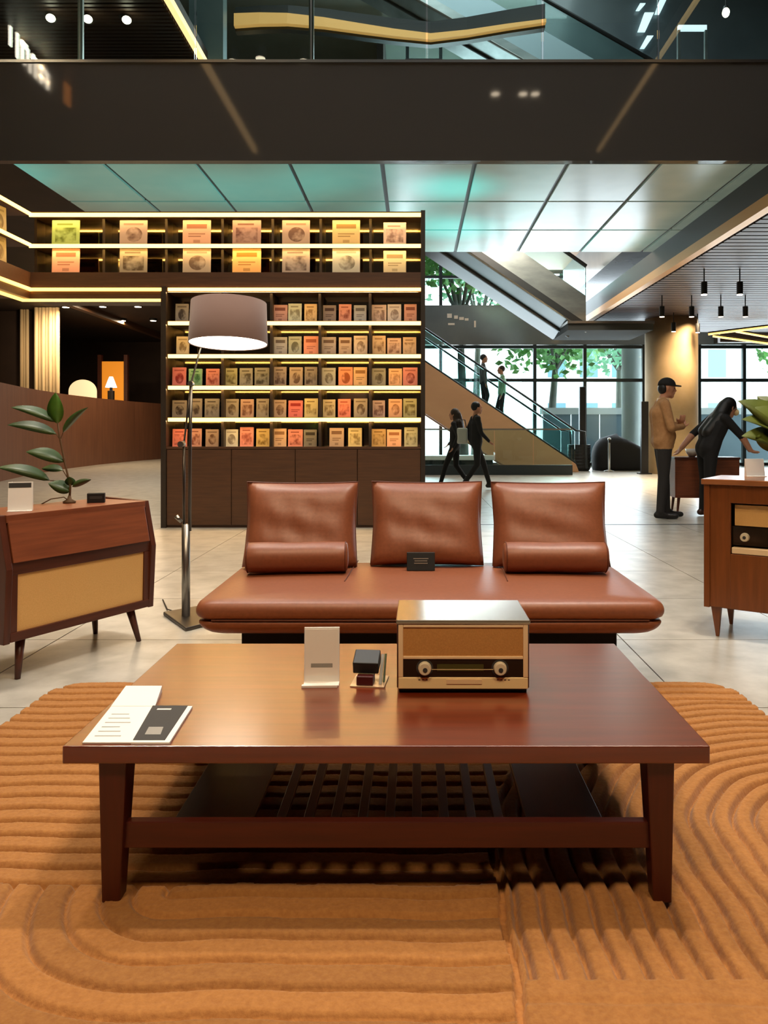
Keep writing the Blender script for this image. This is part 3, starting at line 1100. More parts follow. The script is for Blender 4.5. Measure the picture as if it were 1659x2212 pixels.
ORD = ['first', 'second', 'third', 'fourth', 'fifth', 'sixth', 'seventh', 'eighth', 'ninth', 'tenth', 'eleventh', 'twelfth', 'thirteenth', 'fourteenth', 'fifteenth']
book_me = {}
for mode in ('blob', 'lines', 'cells'):
    m = MB()
    m.cur = 0
    m.box((-.5, 0, 0), (.5, .10, 1)).box((-.5, .9, 0), (.5, 1, 1)).box((-.5, .1, 0), (-.47, .9, 1))
    m.cur = 1
    m.box((-.47, .1, .01), (.485, .9, .985))
    me = m.mesh('book')
    me.materials.append(MATS['book_cover_' + mode])
    me.materials.append(MATS['white_paper'])
    me.polygons.foreach_set('material_index', m.mi)
    book_me[mode] = me
ROWS = [
    (2.362, 'top book shelf', {0: [(70, 64, 60)], 2: [(165, 100, 90), (190, 200, 175), (215, 175, 100)], 3: [(95, 65, 60), (200, 105, 75), (140, 145, 155)], 4: [(195, 165, 150), (190, 180, 180), (185, 105, 75)]}),
    (1.986, 'second book shelf from the top', {0: [(190, 170, 120)], 2: [(130, 130, 130), (140, 150, 130), (235, 130, 85)], 3: [(140, 120, 105), (165, 130, 95), (195, 170, 140)], 4: [(190, 150, 95), (190, 145, 110), (190, 150, 100)]}),
    (1.627, 'middle book shelf', {0: [(195, 60, 65), (50, 140, 85), (190, 80, 45)], 1: [(150, 145, 70), (110, 105, 75), (90, 85, 45)], 2: [(120, 95, 75), (150, 120, 80), (100, 80, 50)], 3: [(170, 170, 150), (240, 130, 45), (225, 170, 90)], 4: [(130, 125, 95), (230, 165, 95), (205, 90, 65)]}),
    (1.262, 'second book shelf from the bottom', {0: [(70, 55, 35), (80, 65, 45), (75, 65, 45)], 1: [(140, 125, 95), (170, 120, 85), (120, 105, 75)], 2: [(160, 125, 90), (220, 60, 45), (200, 180, 95)], 3: [(185, 165, 110), (235, 100, 45), (140, 120, 85)], 4: [(160, 125, 115), (205, 140, 80), (150, 145, 75)]}),
    (.925, 'lowest book shelf', {0: [(225, 95, 75), (170, 100, 80), (130, 95, 70)], 1: [(225, 225, 210), (235, 130, 110), (200, 165, 50)], 2: [(215, 170, 120), (220, 115, 90), (70, 65, 45)], 3: [(165, 130, 95), (215, 195, 120)], 4: [(200, 155, 50), (235, 165, 110), (175, 175, 130)]}),
]
for z, rowname, bd in ROWS:
    cnt = 0
    for bay in sorted(bd):
        for i, c in enumerate(bd[bay]):
            x0, x1 = bays[bay], bays[bay + 1]
            n = len(bd[bay])
            px = x0 + (x1 - x0) * (.185 + .315 * i if n == 3 else (.25 if n == 1 else .33 + .36 * i)) + random.uniform(-1.5, 1.5)
            w = random.uniform(27, 32) / F * DB
            h = random.uniform(.195, .225)
            dpt = random.uniform(.018, .03)
            o = link('book', book_me[random.choice(['blob', 'lines', 'cells'])], None, (bx_(px) * (DB + .1) / DB, DB + .10 + random.uniform(0, .03), z), (-.06, 0, 0))
            o.scale = (w, dpt, h)
            o.color = (*lin(c), 1)
            tag(o, '%s book, %s from the left on the %s' % (cname(c), ORD[cnt], rowname), 'book', 'face-out books on the lit shelves')
            cnt += 1
rec_me = {}
for mode in ('blob', 'lines', 'cells'):
    m = MB().box((-.5, 0, 0), (.5, 1, 1)).box((-.485, .2, .985), (.485, .8, 1.004))
    me = m.mesh('record_sleeve')
    me.materials.append(MATS['record_cover_' + mode])
    rec_me[mode] = me
RX = [(108, 168), (255, 315), (392, 453), (500, 562), (608, 668), (717, 777), (828, 877)]
RC = [(3.241, 'upper record shelf', [(140, 180, 50), (150, 120, 105), (205, 145, 110), (130, 78, 66), (150, 118, 100), (205, 175, 95), (215, 185, 175)]),
      (2.916, 'lower record shelf', [(230, 150, 110), (110, 95, 60), (140, 120, 95), (240, 170, 40), (120, 104, 98), (150, 155, 145), (205, 190, 140)])]
for z, rn, cs in RC:
    for i, (c, (xa, xb)) in enumerate(zip(cs, RX)):
        w = (xb - xa) / F * DB
        o = link('record_sleeve', rec_me[['blob', 'cells', 'lines'][(i + int(z)) % 3]], None, (bx_((xa + xb) / 2), DB + .04, z), (-.05, 0, 0))
        o.scale = (w, .008, min(w, .285))
        o.color = (*lin(c), 1)
        tag(o, '%s record sleeve, %s from the left on the %s' % (cname(c), ORD[i], rn), 'record sleeve', 'record sleeves on the upper shelves')
for z, c, lab in ((3.241, (196, 176, 120), 'pale record sleeve on the upper shelf of the left wing'), (2.916, (190, 168, 96), 'yellowish record sleeve on the lower shelf of the left wing')):
    o = link('record_sleeve', rec_me['cells'], None, (XW - .06, 8.24, z), (0, -.05, PI / 2))
    o.scale = (.31, .008, .285)
    o.color = (*lin(c), 1)
    tag(o, lab, 'record sleeve')

# ------------------------------------------------------------------ rug (carved pile)
RX0, RX1, RY0, RY1 = -1.52, 1.34, .85, 3.29
STEP = .0046
nx, ny = int((RX1 - RX0) / STEP) + 1, int((RY1 - RY0) / STEP) + 1
gx, gy = np.meshgrid(np.linspace(RX0, RX1, nx), np.linspace(RY0, RY1, ny))
gx2 = gx + .004 * np.sin(gy * 23 + gx * 3)
gy2 = gy + .004 * np.sin(gx * 9 + 1.3) + .003 * np.sin(gx * 21 + gy * 4)


def groove(u, period, width):
    p = np.abs((u / period) % 1.0 - .5) * period         # distance from ridge middle
    e = period / 2 - p                                     # distance from the groove line
    return np.clip(e / width, 0, 1) ** .6


H = np.zeros_like(gx)
# zone C/D : lines that run along Y and turn round a centre into lines along X
cxr, cyr = 1.25, 2.0
r = np.where(gy < cyr, cxr - gx2, np.where(gx < cxr, np.hypot(gx2 - cxr, gy2 - cyr), gy2 - cyr))
hC = groove(r + .012, .0575, .013)
# zone A : lines along X
hA = groove(gy2 - 1.816, .0735, .014)
# zone B : nested U with round left corner
rB = np.where(gx < -.55, np.hypot(gx2 + .55, gy2 - 1.8), 1.8 - gy2)
hB = groove(rB - .10, .0735, .012) * .6 + .4
isC = (r < 1.045) & (gx > .2) | ((gy > cyr) & (r < 1.045))
H = np.where(isC, hC, np.where(gy2 > 1.816, hA, hB))
H = np.where((gx > .2) & (gy < 1.50), .85 + .15 * groove(1.8 - gy2, .09, .012), H)
H = np.where((np.abs(gx2 - .2) < .010) & (gy < 2.0), .25, H)
edge = np.minimum.reduce([gx - RX0, RX1 - gx, gy - RY0, RY1 - gy])
# the far corners are rounded
cr = .16
for (qx, qy, sxn) in ((RX0 + cr, RY1 - cr, -1), (RX1 - cr, RY1 - cr, 1)):
    q = ((gx - qx) * sxn > 0) & (gy > qy)
    edge = np.where(q, np.minimum(edge, cr - np.hypot(gx - qx, gy - qy)), edge)
Z = .005 + .034 * H + .0012 * rng.random(gx.shape)
Z = np.where(edge < .012, .004 + .5 * np.maximum(edge, 0), Z)
keep = edge > -STEP
idx = np.arange(nx * ny).reshape(ny, nx)
kq = keep[:-1, :-1] & keep[1:, :-1] & keep[:-1, 1:] & keep[1:, 1:]
quads = np.stack([idx[:-1, :-1], idx[:-1, 1:], idx[1:, 1:], idx[1:, :-1]], -1)[kq]
me = bpy.data.meshes.new('pile')
me.vertices.add(nx * ny)
me.vertices.foreach_set('co', np.stack([gx, gy - 2.07, Z], -1).astype(np.float32).ravel())
me.loops.add(len(quads) * 4)
me.loops.foreach_set('vertex_index', quads.ravel().astype(np.int32))
me.polygons.add(len(quads))
me.polygons.foreach_set('loop_start', np.arange(0, len(quads) * 4, 4, dtype=np.int32))
me.polygons.foreach_set('use_smooth', np.ones(len(quads), dtype=bool))
me.update(calc_edges=True)
me.materials.append(MATS['rug_pile'])
band = (np.floor((rB - .10) / .0735).astype(int) % 2 == 0)
tone = np.where(isC | (gy2 > 1.816) | (gx > .2), 1.0, np.where(band, .86, 1.08))
tone = np.where(isC & (np.floor((r + .012 + .02875) / .0575).astype(int) % 2 == 0), .93, tone)
at = me.attributes.new('tone', 'FLOAT_COLOR', 'POINT')
at.data.foreach_set('color', np.stack([tone, tone, tone, np.ones_like(tone)], -1).astype(np.float32).ravel())
rug = thing('rug', 'orange-brown carved pile rug with grooved arcs under the coffee table', 'rug', (0, 2.07, 0))
link('pile', me, rug)
MB().prism([(RX0 + .01, RY0 - 2.06), (RX1 - .01, RY0 - 2.06), (RX1 - .01, RY1 - 2.07 - cr), (RX1 - .06, RY1 - 2.07 - .06), (RX1 - cr, RY1 - 2.08), (RX0 + cr, RY1 - 2.08), (RX0 + .06, RY1 - 2.07 - .06), (RX0 + .01, RY1 - 2.07 - cr)], 'Z', .0005, .004).build('backing', 'rug_backing', rug)

# ------------------------------------------------------------------ coffee table
RZ = .034
ct = thing('coffee_table', 'dark red-brown wooden coffee table with slatted lower shelf on the rug', 'coffee table', (-.065, 2.135, 0))
hx, hy, zt = .725, .415, .404
MB().box((-hx, -hy, zt - .04), (hx, hy, zt)).build('tabletop', 'table_wood', ct, bevel=.003)
for sxx in (-1, 1):
    for sy in (-1, 1):
        xo, yo = sxx * (hx - .105), sy * (hy - .05)
        t, b_ = .032, .021
        MB().hexa([(xo - b_ - sxx * -.008, yo - b_, RZ), (xo + b_ - sxx * -.008, yo - b_, RZ), (xo + b_ - sxx * -.008, yo + b_, RZ), (xo - b_ - sxx * -.008, yo + b_, RZ)],
                  [(xo - t, yo - t, zt - .04), (xo + t, yo - t, zt - .04), (xo + t, yo + t, zt - .04), (xo - t, yo + t, zt - .04)]).build('leg', 'table_wood_z', ct, bevel=.004)
lx = hx - .105
for sy in (-1, 1):
    MB().box((-lx, sy * (hy - .05) - .012, .155), (lx, sy * (hy - .05) + .012, .215)).build('rail', 'table_rail', ct, bevel=.002)
for sxx in (-1, 1):
    MB().box((sxx * lx - .012, -hy + .05, .31), (sxx * lx + .012, hy - .05, .36)).build('side_rail', 'table_wood_y', ct, bevel=.002)
yy = hy - .06
MB().box((-.50, -yy, .185), (-.315, yy, .200)).build('shelf_board', 'table_wood_y', ct, bevel=.002)
MB().box((.325, -yy, .185), (.505, yy, .200)).build('shelf_board', 'table_wood_y', ct, bevel=.002)
nsl = 9
for k in range(nsl):
    xx = -.315 + (.64) * (k + 1) / (nsl + 1)
    MB().box((xx - .0115, -yy, .185), (xx + .0115, yy, .200)).build('slat', 'table_wood_y', ct, bevel=.002)

# radio
ZT = zt + .0005
ra = thing('tabletop_radio', 'vintage tabletop radio with cream front, gold speaker cloth and two knobs', 'radio', (.1285, 2.068, ZT), -.005)
rw, rd, rh = .178, .24, .197
MB().box((-rw + .006, .01, 0), (rw - .006, rd - .01, .012)).build('plinth', 'black', ra)
MB().prism([(.0, .012), (rd, .012), (rd, rh - .012), (.0, rh - .012)], 'X', -rw, rw).build('body', 'radio_wood', ra, bevel=.003)
MB().box((-rw - .002, -.008, rh - .012), (rw + .002, rd, rh)).build('lid', 'radio_top', ra, bevel=.003)
MB().box((-rw + .004, -.006, .012), (rw - .004, -.0005, .043)).build('front_strip', 'cream_light', ra, bevel=.002)
fr = MB()
fr.box((-rw + .004, -.006, .043), (-rw + .017, -.0005, rh - .012)).box((rw - .017, -.006, .043), (rw - .004, -.0005, rh - .012))
fr.box((-rw + .017, -.006, .092), (rw - .017, -.0005, .100)).box((-rw + .017, -.006, rh - .020), (rw - .017, -.0005, rh - .012))
fr.build('front_frame', 'cream', ra, bevel=.0015)
MB().box((-rw + .017, -.003, .100), (rw - .017, -.0005, rh - .020)).build('speaker_cloth', 'speaker_cloth', ra)
dl = MB().box((-rw + .017, -.003, .043), (rw - .017, -.0005, .092)).build('dial', 'dial_black', ra)
MB().box((-.07, -.0045, .060), (.055, -.003, .078)).build('scale_window', 'dial_green', dl)
MB().box((-.085, -.005, .0635), (.085, -.0045, .065)).build('tuning_line', 'cream_light', dl)
for x in (-.103, .099):
    kn = MB().cyl((x, -.003, .068), (x, -.018, .068), .0185, .0165, 24).build('knob', 'knob_ivory', ra, bevel=.002)
    MB().cyl((x + .001, -.0175, .066), (x + .001, -.0192, .066), .0065, .006, 14).build('knob_cap', 'print_dark', kn)
    MB().cyl((x, -.0028, .068), (x, -.0038, .068), .023, .023, 24).build('knob_ring', 'print_dark', kn)
MB().box((-.045, -.0075, .026), (.05, -.006, .038)).build('name_bar', 'cream', ra)
for x in (-.12, -.11, -.10, .09, .10, .11, .12):
    MB().box((x, -.0066, .036), (x + .005, -.006, .038)).build('mark', 'print_dark', ra)

# card stand
cs = thing('card_stand', 'white upright card stand on the table left of the radio', 'card stand', (P(694, 1485, 2.13)[0], 2.13, ZT), .03)
MB().prism([(-.012, 0), (-.012, .004), (.012, .006), (.022, .155), (.026, .155), (.020, 0)], 'X', -.049, .049).build('holder', 'acrylic_white', cs, bevel=.001)
MB().prism([(.0125, .012), (.0205, .150), (.0215, .150), (.0135, .012)], 'X', -.045, .045).build('card', 'white_paper', cs)
MB().prism([(-.0135 + .0275, .045), (.0122 + .0025, .056), (.0152, .056), (.0145, .045)], 'X', -.03, .03).build('text_line', 'print_grey', cs)
MB().box((-.052, -.022, 0), (.046, -.010, .006)).build('lip', 'acrylic_white', cs)

# small dark gadget on clear plate
gd_ = thing('display_box', 'small black box on a dark red stand beside the radio', 'display box', (P(797, 1478, 2.16)[0], 2.16, ZT), -.1)
MB().box((-.045, -.05, 0), (.05, .05, .003)).build('plate', 'clear_plate', gd_)
MB().box((-.028, -.045, .003), (.018, -.005, .028)).build('stand', 'dark_red', gd_, bevel=.002)
MB().prism([(-.02, .028), (.035, .05), (.022, .085), (-.028, .06)], 'X', -.042, .030).build('box', 'black', gd_, bevel=.003)
MB().prism([(-.03, .004), (-.024, .004), (.03, .07), (.024, .072)], 'X', .032, .040).build('support', 'print_grey', gd_)
MB().prism([(-.012, .004), (-.004, .004), (.036, .07), (.028, .072)], 'X', .041, .046).build('support', 'leaf', gd_)

# papers
zp = ZT


def sheet(pts, z0, z1):
    return MB().hexa([(*p, z0) for p in pts], [(*p, z1) for p in pts])


def tp(x, y, z=.407):
    d_ = (CH - z) * F / (y - CY)
    return ((x - CX) / F * d_, d_)


bk1 = thing('booklet', 'black covered booklet with white page edges on the left table corner', 'booklet', (-.6, 1.83, zp))
q = [tp(283, 1606), tp(366, 1606), tp(416, 1527), tp(330, 1527)]
q = [(a + .6, c - 1.83) for a, c in q]
cxq, cyq = sum(a for a, _ in q) / 4, sum(c for _, c in q) / 4
sheet(q, 0, .005).build('pages', 'white_paper', bk1)
q2 = [(q[0][0] + .0, q[0][1] + .012), (q[1][0] - .014, q[1][1] + .012), (q[2][0] - .012, q[2][1] - .0), q[3]]
sheet(q2, .005, .0062).build('cover', 'print_dark', bk1)
q3 = [(q2[0][0] + .016, q2[0][1] + .03), (q2[1][0] - .02, q2[1][1] + .03), (q2[1][0] - .028, q2[1][1] + .075), (q2[0][0] + .01, q2[0][1] + .075)]
sheet(q3, .0062, .0065).build('cover_picture', 'print_grey', bk1)
sheet([(q2[3][0] + .02, q2[3][1] - .03), (q2[3][0] + .055, q2[3][1] - .03), (q2[3][0] + .055, q2[3][1] - .022), (q2[3][0] + .02, q2[3][1] - .022)], .0062, .0065).build('cover_line', 'white_paper', bk1)
lf = thing('leaflet', 'folded white leaflet beside the black booklet on the table', 'leaflet', (-.71, 1.88, zp))
q = [(a + .71, c - 1.88) for a, c in (tp(178, 1604), tp(283, 1604), tp(335, 1526), tp(240, 1526), tp(350, 1492), tp(272, 1492))]
sheet([q[0], q[1], q[2], q[3]], 0, .003).build('page', 'white_paper', lf)
m = MB()
m.hexa([(*q[3], 0.0), (*q[2], 0.0), (*q[4], .0), (*q[5], .0)], [(*q[3], .004), (*q[2], .004), (*q[4], .016), (*q[5], .016)])
m.build('folded_page', 'white_paper', lf)
for k in range(6):
    f0 = .15 + .12 * k
    a = Vector((*q[0], .0032)).lerp(Vector((*q[3], .0032)), f0)
    c = Vector((*q[1], .0032)).lerp(Vector((*q[2], .0032)), f0)
    a2, c2 = a.lerp(c, .15), a.lerp(c, .7 - .08 * (k % 3))
    MB().hexa([a2, c2, c2 + Vector((0, .004, 0)), a2 + Vector((0, .004, 0))], [a2 + Vector((0, 0, .0003)), c2 + Vector((0, 0, .0003)), c2 + Vector((0, .004, .0003)), a2 + Vector((0, .004, .0003))]).build('text_line', 'print_grey', lf)

# ------------------------------------------------------------------ sofa
SX0, SX1, SY0, SY1 = -.936, 1.061, 3.16, 4.16
so_ = thing('sofa', 'low cognac leather sofa platform with three loose back cushions', 'sofa', ((SX0 + SX1) / 2, (SY0 + SY1) / 2, 0))
sw, sd = (SX1 - SX0) / 2, (SY1 - SY0) / 2


def cushion_slab(w, dd, z0, z1, puff, inset_bottom, inset_top, n=24):
    """rounded upholstered slab"""
    m = MB()
    rings = []

    def ring(a, b_, z, rad=.06, bow=0.):
        pts = []
        for qx, qy, a0 in ((1, 1, 0), (-1, 1, PI / 2), (-1, -1, PI), (1, -1, 3 * PI / 2)):
            for k in range(6):
                t = a0 + PI / 2 * k / 5
                pts.append((qx * (a - rad) + rad * math.cos(t), qy * (b_ - rad) + rad * math.sin(t), z))
        return pts
    zs = np.linspace(0, 1, 9)
    for t in zs:
        e = math.sin(PI * t) ** .5
        ins = inset_bottom * (1 - t) + inset_top * t
        rings.append(ring(w - ins - .022 * (1 - e), dd - ins - .022 * (1 - e), z0 + (z1 - z0) * t))
    for f, up in ((.9, .012), (.6, .02), (.2, .024)):
        rings.append(ring((w - inset_top) * f, (dd - inset_top) * f, z1 + puff * up / .024, .05 * f))
    m.rings(rings)
    return m


cushion_slab(sw, sd, .325, .40, .012, .012, .02).build('seat', 'leather', so_, smooth=True)
cushion_slab(sw - .005, sd - .01, .255, .318, .002, .05, .005).build('platform', 'leather', so_, smooth=True)
for xx in (-.37, .385):
    MB().tube([(xx, .48, .409), (xx - .01, .2, .414), (xx - .015, .02, .414), (xx - .02, -.10, .412)], .003, 6).build('seam', 'seam', so_)
MB().tube([(-sw + .09, -sd + .03, .322), (0, -sd + .028, .322), (sw - .09, -sd + .03, .322)], .004, 6).build('seam', 'seam', so_)
MB().box((-.84, -.22, 0), (.84, .40, .258)).build('base_plinth', 'black_soft', so_, bevel=.005)


def back_cushion(label, x, y, z, w, h, lean, rz, th=.17):
    t = thing('back_cushion', label, 'cushion', (x, y, z), rz, 'back cushions of the sofa')
    m = MB()
    nu, nv = 20, 16
    rings = []
    for side in (0, 1):
        pass
    vs = []
    fs = []
    for s in (-1, 1):
        for j in range(nv + 1):
            for i in range(nu + 1):
                u, v = i / nu * 2 - 1, j / nv * 2 - 1
                prof = max(0, (1 - abs(u) ** 5)) ** .5 * max(0, (1 - abs(v) ** 4)) ** .55
                xx = u * w / 2 * (1 - .03 * (1 - abs(v)) + .015 * v * v)
                zz = h / 2 + v * h / 2 * (1 - .035 * (1 - u * u))
                wr = (.005 * math.sin(9 * v + 3 * u) + .003 * math.sin(14 * u + 5 * v)) * (1 - u * u) * (1 - v * v)
                flare = (1 - (v + 1) / 2) ** 2 * .06
                yy_ = s * (th / 2 * prof * (1.15 - .3 * (v + 1) / 2) + (wr if s < 0 else 0)) + zz * math.tan(lean) - (flare if s < 0 else 0)
                vs.append((xx, yy_, zz))
    n1 = (nu + 1) * (nv + 1)
    for s in (0, 1):
        for j in range(nv):
            for i in range(nu):
                a = s * n1 + j * (nu + 1) + i
                f = (a, a + 1, a + nu + 2, a + nu + 1)
                fs.append(f if s == 0 else f[::-1])
    rim = [i for i in range(nu + 1)] + [j * (nu + 1) + nu for j in range(1, nv + 1)] + [nv * (nu + 1) + i for i in range(nu - 1, -1, -1)] + [j * (nu + 1) for j in range(nv - 1, 0, -1)]
    for k in range(len(rim)):
        a, c = rim[k], rim[(k + 1) % len(rim)]
        fs.append((a, a + n1, c + n1, c))
    m.add(vs, fs)
    m.build('pillow', 'leather', t, smooth=True)
    pts = [vs[i] for i in rim]
    pts2 = [tuple((Vector(vs[i]) + Vector(vs[i + n1])) / 2) for i in rim]
    MB().tube(pts2 + [pts2[0]], .004, 6).build('piping', 'seam', t)
    MB().box((-w * .42, .02, .0), (w * .42, .10, .045)).build('weight_base', 'leather', t, bevel=.01)
    return t


zs_ = .414
c1 = back_cushion('left leather back cushion of the sofa, behind a bolster', (651 - CX) / F * 4.0, 3.98, zs_, .575, .425, .16, 0)
c2 = back_cushion('middle leather back cushion of the sofa, behind the small black sign', (922 - CX) / F * 4.06, 4.02, zs_, .575, .425, .16, 0)
c3 = back_cushion('right leather back cushion of the sofa, behind a bolster', (1187 - CX) / F * 4.0, 3.98, zs_, .59, .425, .16, 0)


def bolster(label, x, y, z, l, r, rz):
    t = thing('bolster', label, 'bolster', (x, y, z), rz, 'leather bolsters on the sofa')
    prof = [(.0, -.004), (r * .5, -.006), (r * .9, .0), (r, .012)] + [(r * (1 + .02 * math.sin(k * 1.3)), .012 + (l - .024) * k / 8) for k in range(1, 8)] + [(r, l - .012), (r * .9, l), (r * .5, l + .006), (0, l + .004)]
    prof = [(max(a, .002), b_) for a, b_ in prof]
    m = MB()
    m.rings([[(-l / 2 + zz, rr_ * math.cos(2 * PI * i / 24), r + rr_ * math.sin(2 * PI * i / 24)) for i in range(24)] for rr_, zz in prof])
    m.build('roll', 'leather', t, smooth=True)
    for s in (-1, 1):
        MB().tube([(s * (l / 2 - .008), r * 1.0 * math.cos(a), r + r * 1.0 * math.sin(a)) for a in np.linspace(0, 2 * PI, 25)], .003, 6).build('piping', 'seam', t)


bolster('left leather bolster lying before the left back cushion', (642 - CX) / F * 3.78, 3.775, zs_ + .002, .49, .073, .06)
bolster('right leather bolster lying before the right back cushion', (1199 - CX) / F * 3.78, 3.775, zs_ + .002, .50, .073, -.02)
ss = thing('desk_sign', 'small black sign with pale lines on the sofa seat', 'sign', (P(909, 1228, 3.86)[0], 3.84, zs_), 0)
MB().prism([(-.022, 0), (.022, 0), (.006, .088), (-.002, .088)], 'X', -.070, .070).build('plate', 'black', ss, bevel=.002)
for k, (w_, zz) in enumerate(((.05, .058), (.042, .047), (.045, .036))):
    yb = -.022 + .02 * zz / .088 - .0014
    MB().cbox((0, yb, zz), (w_ * 1.5, .001, .004)).build('text_line', 'print_grey', ss)

# ------------------------------------------------------------------ floor lamp
lamp = thing('floor_lamp', 'floor lamp with wide brown drum shade left of the sofa', 'lamp', (-1.36, 4.52, 0))
LO = Vector((-1.36, 4.52, 0))
q = [(-1.265, 4.24), (-1.06, 4.52), (-1.27, 4.86), (-1.515, 4.62)]
q = [(a - LO.x, c - LO.y) for a, c in q]
MB().prism(q, 'Z', 0, .022).build('base', 'alu_dark', lamp, bevel=.006)
xp = 0.012
MB().tube([(xp, 0, .02), (xp, 0, .56)], .024, 14).build('lower_pole', 'alu', lamp, smooth=True)
MB().tube([(xp - .012, 0, .55), (xp - .012, 0, 1.05)], .008, 10).build('upper_pole', 'alu_dark', lamp, smooth=True)
MB().tube([(xp + .022, 0, .52), (xp + .024, 0, 1.06), (xp + .03, 0, 1.38)], .010, 10).build('upper_pole', 'alu_dark', lamp, smooth=True)
MB().tube([(xp - .012, 0, 1.03), (xp + .028, 0, 1.37)], .006, 8).build('tension_rod', 'alu_dark', lamp, smooth=True)
kb = MB().cyl((xp - .02, -.02, .575), (xp - .05, -.03, .61), .010, .014, 12).build('clamp_knob', 'steel', lamp, smooth=True)
MB().cyl((xp - .018, -.0, 1.03), (xp - .018, -.05, 1.03), .018, .018, 12).build('joint', 'alu', lamp)
MB().cyl((xp + .03, .02, 1.385), (xp + .03, -.02, 1.385), .016, .016, 12).build('joint', 'alu', lamp)
sxc, szb, szt = (494 - CX) / F * 4.52 - LO.x, 1.618, 1.862
MB().tube([(xp + .03, 0, 1.385), (xp + .05, .12, 1.60), (sxc - .06, .06, szt + .02), (sxc, .0, szt + .045), (sxc, 0, szt - .03)], .006, 8).build('arm', 'alu', lamp, smooth=True)
szm = (szb + szt) / 2
SROT, SLOC = (math.radians(-4.5), 0, 0), (sxc, 0, szm)
sh = MB()
sh.rings([[(r_ * math.cos(2 * PI * i / 48), r_ * math.sin(2 * PI * i / 48), z_) for i in range(48)] for r_, z_ in ((.228, szb - szm), (.218, szt - szm), (.214, szt - szm), (.224, szb - szm), (.228, szb - szm))], caps=False)
shd = sh.build('shade', 'shade_fabric', lamp, smooth=False, rot=SROT, loc=SLOC)
for p_ in shd.data.polygons:
    p_.use_smooth = True
MB().lathe([(.222, szb - szm + .004), (.222, szb - szm + .010)], (0, 0, 0), 48).build('diffuser', 'bulb', lamp, rot=SROT, loc=SLOC)
MB().lathe([(.213, szt - szm - .02), (.213, szt - szm - .012)], (0, 0, 0), 48).build('shade_top', 'shade_inner', lamp, rot=SROT, loc=SLOC)
MB().tube([(sxc, 0, szt - .02), (sxc, 0, szt + .05)], .008, 8).build('stem', 'steel', lamp)
MB().tube([(xp, .02, .03), (xp - .06, .1, .012), (xp - .18, .22, .008), (xp - .3, .5, .006)], .004, 6).build('cord', 'black', lamp)

# ------------------------------------------------------------------ left record console
A, B = Vector((-1.772, 3.36, 0)), Vector((-1.39, 4.09, 0))
ang = math.atan2(B.y - A.y, B.x - A.x)
L = (B - A).length
lc = thing('record_console', 'slant-front wooden record console with beige lower panel at the left', 'console cabinet', tuple((A + B) / 2), ang)
h2 = L / 2
prof = [(.02, .17), (0, .50), (.055, .735), (.40, .745), (.40, .17)]
for s in (-1, 1):
    MB().prism(prof, 'X', s * h2 - .016, s * h2 + .016).build('side_panel', 'console_dark_z', lc, bevel=.003)
MB().box((-h2 + .016, .045, .70), (h2 - .016, .40, .735)).build('top', 'console_wood', lc, bevel=.002)
MB().prism([(.018, .175), (.018, .215), (.39, .215), (.39, .175)], 'X', -h2 + .016, h2 - .016).build('bottom_rail', 'console_dark', lc, bevel=.002)
MB().prism([(.018, .47), (.012, .525), (.39, .525), (.39, .47)], 'X', -h2 + .016, h2 - .016).build('middle_rail', 'console_dark', lc, bevel=.002)
MB().prism([(.004, .525), (.048, .722), (.070, .722), (.026, .525)], 'X', -h2 + .022, h2 - .022).build('fall_front', 'console_wood', lc, bevel=.003)
MB().box((-h2 + .016, .385, .17), (h2 - .016, .40, .72)).build('back', 'console_dark', lc)
MB().prism([(.030, .215), (.024, .47), (.034, .47), (.040, .215)], 'X', -h2 + .05, h2 - .05).build('cloth_panel', 'cane_cloth', lc)
for s in (-1, 1):
    MB().prism([(.022, .215), (.016, .47), (.05, .47), (.05, .215)], 'X', min(s * (h2 - .05), s * (h2 - .016)), max(s * (h2 - .05), s * (h2 - .016))).build('stile', 'console_dark_z', lc)
for s in (-1, 1):
    for yy_, sy in ((.07, -1), (.34, 1)):
        xx = s * (h2 - .1)
        MB().cyl((xx, yy_, .178), (xx + s * .035, yy_ + sy * .03, 0), .022, .012, 14).build('leg', 'console_dark_z', lc, smooth=True)
lcM = Matrix.Translation((A + B) / 2) @ Matrix.Rotation(ang, 4, 'Z')


def lcw(x, y, z):
    v = lcM @ Vector((x, y, z))
    return tuple(v)


cd = thing('info_card', 'white information card with dark header on the left console', 'card', lcw(-.25, .16, .7352), ang - .75)
MB().prism([(-.03, 0), (-.03, .003), (.0, .004), (.022, .135), (.026, .135), (.03, 0)], 'X', -.052, .052).build('holder', 'acrylic_white', cd)
MB().prism([(.0175, .108), (.0205, .130), (.0195, .130), (.0165, .108)], 'X', -.05, .045).build('header', 'print_dark', cd)
for k in range(3):
    zz = .035 + .02 * k
    MB().cbox((0, .0015 + zz * .16, zz), (.07, .0015, .004)).build('text_line', 'print_grey', cd)
sb = thing('black_block', 'small black block on the right end of the left console', 'block', lcw(.21, .20, .7352), ang - .8)
MB().box((-.043, -.02, 0), (.043, .02, .05)).build('block', 'black', sb, bevel=.003)
MB().box((-.03, -.0206, .02), (.03, -.02, .035)).build('face', 'print_dark', sb)


